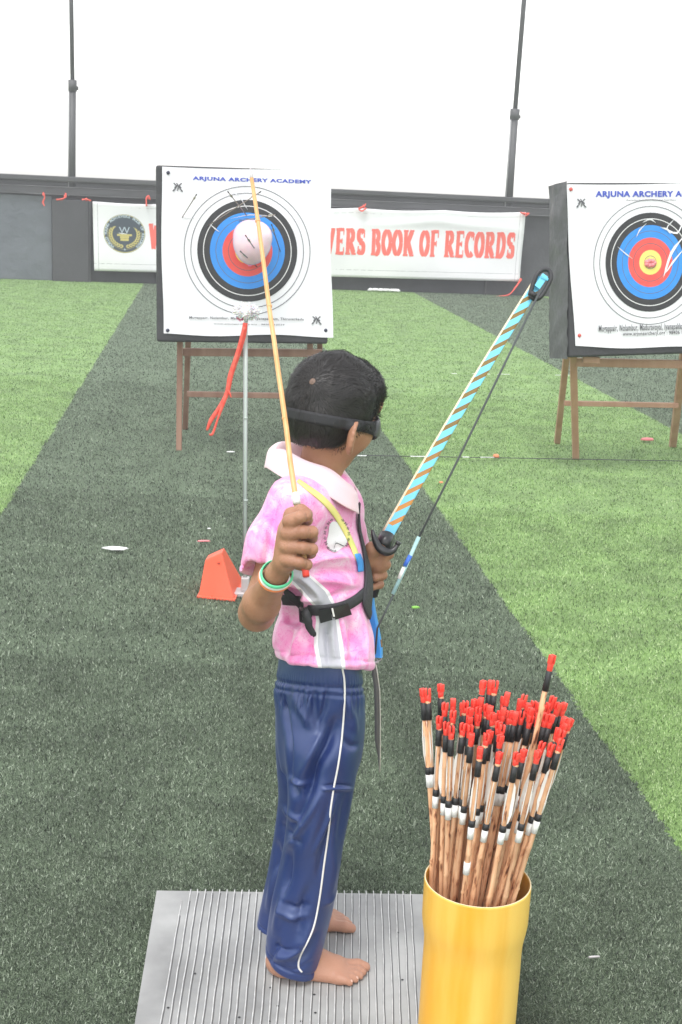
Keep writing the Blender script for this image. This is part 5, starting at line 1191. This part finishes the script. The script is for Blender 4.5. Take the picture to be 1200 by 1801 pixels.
# ---------------------------------------------------------------- trousers
Tf = Field((-.20, 2.02, .02), (.14, 2.40, .69), .0023)
def lr(rows, Yf, b, sx=1.0): return [ring(py, xl, xr, bb, yw, Y_) for (py, xl, xr, bb, yw, Y_) in rows]
Tf.loft([ring(1130, 496, 630, .100, 20), ring(1160, 489, 635, .106, 22), ring(1190, 485, 637, .109, 22), ring(1215, 481, 638, .109, 22), ring(1270, 482, 638, .106, 20), ring(1320, 486, 634, .095, 15), ring(1350, 492, 628, .080, 10)], .01, 2.1)
NEAR = [(1215,535,600,.030,8,2.175), (1240,512,630,.050,8,2.160), (1270,502,634,.058,8,2.150), (1300,500,633,.062,8,2.140), (1350,503,627,.060,8,2.135), (1400,507,620,.057,6,2.130), (1440,506,614,.056,6,2.130), (1480,503,607,.056,5,2.132), (1520,497,601,.056,5,2.134), (1560,489,593,.057,3,2.136), (1600,480,585,.058,0,2.138), (1640,472,575,.058,0,2.140), (1675,467,566,.056,0,2.142), (1700,465,561,.053,0,2.143), (1727,466,560,.051,0,2.143)]
Tf.loft([ring(*r) for r in NEAR], .012, 2.15)
FARL = [(1215,510,585,.030,8,2.235), (1250,488,605,.050,8,2.250), (1300,484,605,.060,8,2.262), (1350,488,600,.058,8,2.270), (1400,492,594,.056,6,2.278), (1450,487,586,.054,5,2.288), (1500,480,576,.054,5,2.295), (1550,471,566,.054,0,2.300), (1590,462,557,.054,0,2.305), (1625,453,546,.052,0,2.308), (1652,450,540,.048,0,2.310)]
Tf.loft([ring(*r) for r in FARL], .012, 2.15)
# hems: cut on a slant, short hollow above the foot
def hemcut(p, nrm, r_): Tf.halfspace(p, nrm, p+[-.09, -.075, -.06], p+[.09, .075, .045], .003)
hn = U(512, 1716, 2.10); hemcut(hn, (-.36, .05, -1), 0)
hf_ = U(488, 1652, 2.27); hemcut(hf_, (-.16, .02, -1), 0)
ankn = np.array(ring(1700, 466, 560, .05, 0, 2.143)[1:3]); 
Tf.ell(np.array([ankn[0]+.004, 2.143, hn[2]+.004]), (.040, .041, .026), None, .003, 'sub')
ankf = np.array(ring(1640, 452, 543, .05, 0, 2.308)[1:3]); Tf.ell(np.array([ankf[0]+.004, 2.308, hf_[2]+.0]), (.037, .038, .022), None, .003, 'sub')
TV, TF = Tf.mesh(3); del Tf
N = normals(TV, TF); top = TV[:, 2].max()
ww = wob(TV, 17, 11, 8, (1, 1, .7))*.0026+wob(TV, 42, 12, 8, (1.3, 1.3, .45))*.0013
TV = TV+N*ww[:, None]
# gathers under the elastic waistband
ang = np.arctan2(TV[:, 1]-YC, TV[:, 0]-ring(1215, 481, 638, .1, 0)[1]); zb = ring(1200, 481, 638, .1, 0)[0]; zt = TV[:, 2]-.30*(YC-TV[:, 1])
g_ = np.exp(-((zt-(zb-.022))/.020)**2)*.0022*np.sin(ang*34+3*np.sin(ang*7))-np.exp(-((zt-zb)/.0042)**2)*.0032-np.exp(-((zt-(zb-.014))/.0035)**2)*.0022+np.exp(-((zt-(zb+.010))/.01)**2)*.0007*np.sin(ang*90)
for p_, n__, y_ in ((hn, (-.36, .05, -1), -1), (hf_, (-.16, .02, -1), 1)):
    dd = -((TV-p_)@unit(n__)); m_ = ((TV[:, 1]-2.225)*y_ > 0) & (TV[:, 2] < .2); g_ -= np.where(m_, .0022*np.exp(-((dd-.016)/.0022)**2), 0)
TV = TV+N*g_[:, None]; N = normals(TV, TF)
TV = folds(TV, N, [
    ([(497,1225),(503,1270),(508,1320),(507,1365)], .006, -.010), ([(507,1370),(520,1376),(540,1382)], .006, .006), ([(502,1355),(515,1385),(522,1400)], .009, -.006),
    ([(592,1270),(575,1310),(556,1350),(543,1395)], .014, -.011), ([(570,1290),(548,1330),(530,1370)], .014, .007), ([(556,1350),(540,1400),(520,1440),(507,1470)], .012, -.006),
    ([(560,1395),(545,1430),(528,1460),(505,1492)], .008, .008), ([(572,1385),(560,1425),(545,1470),(528,1510)], .016, .005), ([(512,1500),(506,1540),(500,1580)], .007, -.006),
    ([(567,1387),(590,1386),(620,1388)], .0035, .0045), ([(570,1382),(592,1381),(618,1383)], .003, -.003),
    ([(520,1225),(530,1250),(545,1275)], .009, .004), ([(552,1220),(556,1260),(560,1290)], .008, -.003), ([(610,1230),(620,1260),(626,1290)], .008, .004), ([(605,1300),(620,1312),(632,1310)], .007, -.004),
    ([(540,1210),(542,1240),(538,1275)], .005, .004), ([(575,1212),(570,1245),(560,1270)], .005, -.004), ([(500,1420),(515,1440),(532,1448)], .006, .005), ([(498,1450),(512,1470),(530,1480)], .006, -.004), ([(590,1400),(575,1450),(552,1500)], .006, .004), ([(598,1550),(585,1575),(570,1590)], .006, .004), ([(495,1600),(515,1615),(540,1610)], .007, .005), ([(500,1585),(520,1598),(545,1592)], .006, -.004), ([(485,1665),(505,1672),(530,1662)], .005, -.005),
    ([(505,1560),(495,1600),(485,1640)], .010, .007), ([(545,1560),(530,1600),(525,1640)], .012, -.006), ([(548,1625),(530,1660),(505,1680),(478,1683)], .010, .007), ([(556,1640),(540,1675),(520,1697)], .008, -.006), ([(490,1655),(480,1680),(470,1695)], .007, -.005),
    ([(474,1690),(500,1702),(520,1706),(550,1690)], .004, -.002), ([(590,1500),(585,1540),(575,1590)], .012, .005), ([(480,1540),(478,1570),(472,1600)], .008, .005), ([(485,1480),(490,1510),(487,1530)], .008, -.005), ([(610,1400),(606,1440),(598,1480)], .012, -.005), ([(585,1440),(572,1490),(560,1540)], .010, -.005)], 2.36, 1.6, .8)
TV = lap(TV, TF, .4); trousers = mobj('trousers', TV, TF, M_['trousers'], boy); TT = bvh(TV, TF)
C = catmull([(598,1150),(602,1176),(606,1200),(605,1250),(601,1300),(594,1350),(587,1385),(581,1430),(576,1480),(569,1530),(562,1580),(553,1625),(541,1655),(528,1680),(525,1700),(531,1709)], 5)
pts = [hit(TT, x, y, .0010, 2.14)[0] for x, y in C]; P_ = np.array(pts)
for _ in range(2): P_[1:-1] = .5*P_[1:-1]+.25*(P_[2:]+P_[:-2])
mb = MB(); mb.tube(P_, .0018, 6); mb.obj('side_piping', M_['piping'], trousers)

# ---------------------------------------------------------------- hair, eye mask, wristband
Hf = Field(HC-np.array([.13, .13, .15]), HC+np.array([.13, .13, .13]), HV)
Hf.ell(HC+hu*.003-hf*.003, (.0845, .0735, .0820), HR, .01)
Hf.ell(hp(-.036, 0, -.038), (.048, .058, .048), HR, .02)
Hf.ell(hp(.044, 0, .038), (.040, .058, .038), HR, .02)
for c, r_ in (((.070, 0, -.060), (.075, .10, .064)), ((.010, .075, -.066), (.032, .030, .036)), ((.010, -.075, -.066), (.032, .030, .036))): Hf.ell(hp(*c), r_, HR, .004, 'sub')
Hf.halfspace(hp(-.04, 0, -.083), -hu, hp(-.04, 0, -.083)-.16, hp(-.04, 0, -.083)+.16, .006)
HVt, HF = Hf.mesh(2); N = normals(HVt, HF)
HVt = HVt+N*(wob(HVt, 50, 3, 8)*.0014+wob(HVt, 120, 4, 8)*.0006)[:, None]; N = normals(HVt, HF)
hair = mobj('hair', HVt, HF, M_['hair_cap'], boy)
# combed strands growing away from the whorl
WH = HC+0; hh = hit(bvh(HVt, HF), 549, 672, 0, None)[0]; whorl = unit(hh-HC)
sel = RNG.integers(0, len(HVt), 24000); P0 = HVt[sel]+RNG.normal(size=(len(sel), 3))*.0014; Nn = N[sel]; r0 = P0-HC; r0 /= np.linalg.norm(r0, axis=1)[:, None]
kp = (Nn@hu > -.85); P0, Nn, r0 = P0[kp], Nn[kp], r0[kp]
dw = np.arccos(np.clip(r0@whorl, -1, 1)); kp = dw > .07; P0, Nn, r0, dw = P0[kp], Nn[kp], r0[kp], dw[kp]; n = len(P0)
rad_ = r0*1.0-whorl*(r0@whorl)[:, None]; rad_ /= np.linalg.norm(rad_, axis=1)[:, None]+1e-9; tan_ = rad_-Nn*np.sum(rad_*Nn, 1)[:, None]; tan_ /= np.linalg.norm(tan_, axis=1)[:, None]+1e-9
sw = np.cross(Nn, tan_); cl_ = wob(P0, 75, 5, 6)*.45
D_ = tan_+sw*(cl_+RNG.normal(size=n)*.18+.55*np.exp(-dw/.5))[:, None]+Nn*(RNG.uniform(.0, .20, n))[:, None]+np.array([0, 0, -.55])*np.clip(dw-.8, 0, 1)[:, None]; D_ /= np.linalg.norm(D_, axis=1)[:, None]
Ln = RNG.uniform(.010, .020, n)*np.clip(dw/.5, .35, 1); wd = .00045; side = np.cross(D_, Nn); side /= np.linalg.norm(side, axis=1)[:, None]+1e-9
segs = []
for k, t in enumerate((0, .35, .7, 1)):
    c = P0+D_*(Ln*t)[:, None]-Nn*(Ln*.22*t*t)[:, None]+Nn*.0006; w2 = wd*(1, 1, .7, .1)[k]; segs += [c-side*w2, c+side*w2]
Vh = np.stack(segs, 1).reshape(-1, 3); Fh = [(8*i+a_, 8*i+a_+1, 8*i+a_+3, 8*i+a_+2) for i in range(n) for a_ in (0, 2, 4)]
mobj('strands', Vh, Fh, M_['hair'], hair)
d_ = hit(bvh(HVt, HF), 550, 671, .0018, None)
if d_[0] is not None:
    M_['scalp'] = mat('scalp', (.26,.16,.115), .6, (500, (.05,.04,.035), .6)); mb = MB(); mb.lathe(d_[0], [(0, .0002), (.0035, -.0001), (.0058, -.0012)], 14, axis=d_[1]); mb.obj('scalp_spot', M_['scalp'], hair)
TH_ = bvh(HVt, HF)
V = []; nA = 96; rows = 5
for i in range(nA):
    a = 2*math.pi*i/nA; ca, sa = math.cos(a), math.sin(a); frw = max(0, ca)**1.5       # ca>0: towards the face
    for j in range(rows):
        h = (.0095+.0185*frw**2.0)*(2*j/(rows-1)-1)-.002*frw; z_ = -.032+.004*ca+h
        d = hf*ca+hr*sa; o = HC+hu*z_+d*.3; best = None
        for Tq in (TH_, TB):
            r = Tq.ray_cast(Vector(o), Vector(-d))
            if r[0] is not None:
                ds = np.linalg.norm(np.array(r[0])-o); best = ds if best is None or ds < best else best
        V.append(o-d*(best if best else .22)+d*(.0036+.009*frw*math.cos((j/(rows-1)-.5)*2.2)))
V = np.array(V).reshape(nA, rows, 3)
for _ in range(3): V = .5*V+.25*(np.roll(V, 1, 0)+np.roll(V, -1, 0))
idx_m = [i for i in range(nA) if math.cos(2*math.pi*i/nA) > .42]
Fs, Fm = [], []
for i in range(nA):
    for j in range(rows-1):
        f_ = (i*rows+j, ((i+1) % nA)*rows+j, ((i+1) % nA)*rows+j+1, i*rows+j+1); (Fm if math.cos(2*math.pi*(i+.5)/nA) > .55 else Fs).append(f_)
Vf = V.reshape(-1, 3)
def compact(V, Fc): ids = sorted({i for f in Fc for i in f}); mp = {i: k for k, i in enumerate(ids)}; return V[ids], [tuple(mp[i] for i in f) for f in Fc]
a_, b_ = compact(Vf, Fs); hb = mobj('mask_strap', a_, b_, M_['elastic'], boy); solidify(hb, .0022, 0)
a_, b_ = compact(Vf, Fm); mk = mobj('eye_mask', a_, b_, M_['mask'], boy); solidify(mk, .005, 0); subsurf(mk, 1)
# folded end of the strap by the ear
sp = [hit(TH_, x, y, .0065, YC)[0] for x, y in ((614,744),(624,745),(634,747),(642,750))]; mb = MB(); ribbon(mb, sp, [.017,.018,.018,.014]); solidify(mb.obj('strap_fold', M_['elastic'], hb), .002, 0)

# tricolour band
wa = unit(WR-EL); wc = WR-wa*.004
wbm = empty('wrist_band', wc, 'wrist band', 'x') ; bpy.data.objects.remove(wbm)
prev = None
for k, (mt, o_) in enumerate((('band_orange', -.0075), ('band_white', -.001), ('band_green', .0055))):
    mb = MB(); r_ = .0262-.0005*k; c_ = wc+wa*o_+np.array([.0, -.001, 0]); axb = unit(wa+np.array([-.15, 0, .18]))
    mb.lathe(c_, [(r_-.002, -.0038), (r_, -.003), (r_+.0012, 0), (r_, .003), (r_-.002, .0038)], 36, axis=axb)
    if prev is None: prev = mb.obj('wristband', M_[mt], boy)
    else: mb.obj('band_stripe', M_[mt], prev)
    if k == 0: put(prev)

# =================================================================== HELD ARROW AND BOW
ar = empty('held_arrow', N0, 'long orange bamboo arrow held upright in the archer\'s raised fist', 'arrow')
pts = [N0+AX*0]; Lh = np.linalg.norm(ATIP-N0); ax2 = unit(ATIP-N0)
r = random.Random(5); P_ = [N0+ax2*t*Lh+np.array([r.uniform(-.0006, .0006), r.uniform(-.0006, .0006), 0]) for t in np.linspace(.02, .97, 14)]
M_['held'] = mat('honey_bamboo', (.68,.33,.12), .4, (60, (.76,.44,.20), .5, 4, (1,1,.2)))
mb = MB(); mb.tube(P_, list(np.linspace(.0048,.0036,14)), 12); 
for t in (.34, .62, .85): mb.tube([N0+ax2*(t*Lh-.003), N0+ax2*t*Lh, N0+ax2*(t*Lh+.003)], [.0042, .0049, .0042], 12)
mb.obj('shaft', M_['held'], ar)
mb = MB(); mb.tube([P_[-1], ATIP], [.0037, .0012], 10); mb.obj('point', M_['steel'], ar)
mb = MB(); mb.tube([N0-ax2*.012, N0+ax2*.012], .0055, 10); mb.obj('nock', M_['nock'], ar)
mb = MB(); mb.tube([A1+ax2*.004, A1+ax2*.022], .0062, 10); mb.obj('white_wrap', M_['white_tape'], ar)

bow = empty('bow', (GA+GB)/2, 'sky blue bow with brown diagonal bands held upright in front of the archer', 'bow')
M_['limb_u'] = limb_mat('limb_blue', (.15,.58,.84), .0338, .30, .022, .56); M_['limb_l'] = limb_mat('limb_deep_blue', (.04,.30,.76), .6, .0, 2, 3)
UB, UT = U(681, 944, 2.265), U(952, 488, 2.40)
ua = unit(UT-UB); LU = np.linalg.norm(UT-UB); fac = unit(np.cross(ua, [0, 1, 0])); 
def limb(P, W, T, name, mtl, parent, edge=None):
    """flat limb: width mostly across the view, thickness in depth; attribute 'limb' = (across/width, 0, metres along)"""
    P = np.array(P); n = len(P); Tn = np.gradient(P, axis=0); Tn /= np.linalg.norm(Tn, axis=1)[:, None]; V = []; A = []; s = 0
    sec = [(-.5,-.5),(-.42,-.62),(.42,-.62),(.5,-.5),(.5,.5),(.42,.62),(-.42,.62),(-.5,.5)]
    for i in range(n):
        if i: s += np.linalg.norm(P[i]-P[i-1])
        w_ = np.cross(Tn[i], unit([.25, 1, 0])); w_ /= np.linalg.norm(w_); w_ = w_ if w_[0] > 0 else -w_; d_ = np.cross(Tn[i], w_); d_ = d_ if d_[1] > 0 else -d_
        for a, b in sec: V.append(P[i]+w_*W[i]*a+d_*T[i]*b); A.append((a, b, s))
    m = 8; Fc = [(i*m+k, i*m+(k+1) % m, (i+1)*m+(k+1) % m, (i+1)*m+k) for i in range(n-1) for k in range(m)]+[tuple(range(m))[::-1], tuple((n-1)*m+k for k in range(m))]
    o = mobj(name, V, Fc, mtl, parent, False); at = o.data.attributes.new('limb', 'FLOAT_VECTOR', 'POINT'); at.data.foreach_set('vector', np.array(A, np.float32).ravel())
    if edge:
        E_ = [np.array(V[i*m+0])*.5+np.array(V[i*m+7])*.5 for i in range(n)]; mb = MB(); mb.tube(E_, [T[i]*.55+.0004 for i in range(n)], 6); mb.obj('limb_edge', edge, o)
    return o, Tn
tt = np.linspace(0, 1, 24); bend = np.sin(tt*math.pi)*.006
PU = [UB+(UT-UB)*t-fac*b*(1 if fac[0] < 0 else -1)*0+np.array([-.5, 0, .3])*b for t, b in zip(tt, bend)]
limb(PU, np.interp(tt, [0, 1], [.0190, .0160]), np.interp(tt, [0, 1], [.006, .0040]), 'upper_limb', M_['limb_u'], bow, M_['cream'])
PLw = catmull([U(645,1046,2.275), U(648,1075,2.270), U(654,1110,2.262), U(658,1140,2.256), U(658,1156,2.252)], 5)
limb(PLw, np.linspace(.025, .031, len(PLw)), np.linspace(.009, .012, len(PLw)), 'lower_limb', M_['limb_l'], bow)
M_['brown_tape'] = mat('brown_tape', (.16,.09,.03), .5, (60, (.24,.14,.05), .5))
mb = MB(); mb.bar(U(656.5,1126,2.26), U(658,1139,2.257), .0315, .0150, (0, 1, 0)); bevel(mb.obj('brown_band', M_['brown_tape'], bow, False), .001)
mb = MB(); mb.tube([U(662,1158,2.25), U(666,1163,2.25), U(671,1160,2.25), U(672,1153,2.25)], .0013, 6); mb.tube([U(654,1160,2.25), U(660,1166,2.25), U(666,1163,2.25)], .0028, 6); mb.obj('tip_knot', M_['steel'], bow)
mb = MB(); mb.tube([gp(-.02), gp(.3), gp(.7), U(653,1046,2.275)], [.012, .0125, .0125, .012], 14); mb.obj('grip', M_['limb_tip'], bow)
# arrow rest: black horned saddle above the hand
mb = MB(); C = catmull([U(655,932,2.232), U(659,947,2.226), U(667,963,2.222), U(680,971,2.220), U(692,968,2.222), U(701,956,2.226)], 5); mb.tube(C, np.interp(np.linspace(0, 1, len(C)), [0,.2,.5,.8,1], [.0025,.0055,.008,.0055,.0035]), 10)
mb.tube([U(674,962,2.235), U(681,942,2.255)], [.013, .0145], 12); mb.obj('arrow_rest', M_['black_plastic'], bow)
mb = MB(); mb.tube([U(699,958,2.226), U(702,953,2.226)], .0050, 10); mb.obj('rest_tip', M_['black_plastic'], bow)
# tip: blue limb end inside a black rubber loop
mb = MB(); C = catmull([U(932,520,2.38), U(938,498,2.385), U(945,482,2.39), U(956,474,2.395), U(967,477,2.395), U(969,490,2.39), U(961,507,2.385), U(951,522,2.38), U(941,526,2.38), U(932,520,2.38)], 5)
mb.tube(C, .0042, 8); mb.obj('tip_loop', M_['limb_tip'], bow)
mb = MB(); mb.bar(U(944,506,2.385), U(959,484,2.392), .012, .007, (0, 1, 0)); mb.bar(U(951,486,2.389), U(964,492,2.389), .005, .009, (0, 1, 0)); bevel(mb.obj('limb_nock', M_['limb_u'], bow, False), .001)
mb = MB(); mb.tube([U(933,514,2.378), U(942,521,2.378)], .0052, 8); mb.obj('tip_binding', M_['limb_tip'], bow)
SA, SB = U(946, 520, 2.372), U(672, 1079, 2.20); sd_ = SB-SA
def sp_(py): return SA+sd_*(py-520)/(1079-520.)
mb = MB(); pts = [SA, U(862,693,2.33), U(797,826,2.29), U(737,945,2.25)]; mb.tube(pts, .0020, 8); mb.tube([U(692,1046,2.22), U(676,1080,2.20), U(664,1105,2.215), U(660,1150,2.24)], .0018, 8); mb.obj('string', M_['string'], bow)
mb = MB(); mb.tube([U(737,944,2.25), U(714,996,2.236), U(691,1045,2.221)], .0036, 10); sv = mb.obj('serving', M_['serving'], bow)
mb = MB(); mb.tube([U(722,977,2.241), U(712,996,2.235)], .0042, 10); mb.obj('nocking_mark', M_['serving_blue'], sv)
mb = MB(); mb.tube([U(711,998,2.235), U(702,1018,2.229)], .0040, 10); mb.obj('nocking_tape', M_['white_tape'], sv)
# grey sling hanging from the lower tip
mb = MB(); ribbon(mb, [U(657,1166,2.25), U(659,1185,2.25), U(663,1215,2.25), U(664,1260,2.25), U(664,1300,2.25), U(667,1330,2.25), U(668,1356,2.25)], [.006,.009,.0105,.0105,.010,.005,.002])
sling = empty('sling', U(661,1180,2.25), 'grey strap hanging from the bow\'s lower tip beside the trousers', 'strap'); o = mb.obj('sling_strap', M_['grey_strap'], sling); solidify(o, .0016, 0)
mb = MB(); mb.tube([U(661,1168,2.247), U(664,1185,2.247), U(668,1215,2.247), U(669,1260,2.247), U(669,1300,2.247), U(669,1330,2.247), U(668,1358,2.247)], .0011, 6); mb.obj('sling_edge', M_['grey_strap_edge'], sling)

# =================================================================== HAZE
hz_m = bpy.data.materials.new('thin_haze'); hz_m.use_nodes = True; hn_ = hz_m.node_tree; hn_.nodes.remove(hn_.nodes['Principled BSDF'])
pv_ = hn_.nodes.new('ShaderNodeVolumePrincipled'); pv_.inputs['Color'].default_value = (.96,.97,1,1); pv_.inputs['Density'].default_value = .008; pv_.inputs['Anisotropy'].default_value = .2
hn_.links.new(pv_.outputs[0], hn_.nodes['Material Output'].inputs['Volume'])
mb = MB(); mb.box((0, 9, 3.4), (82, 43, 8.9)); put(mb.obj('haze', hz_m, None, False), 'thin pale haze over the whole range', 'haze', kind='stuff')
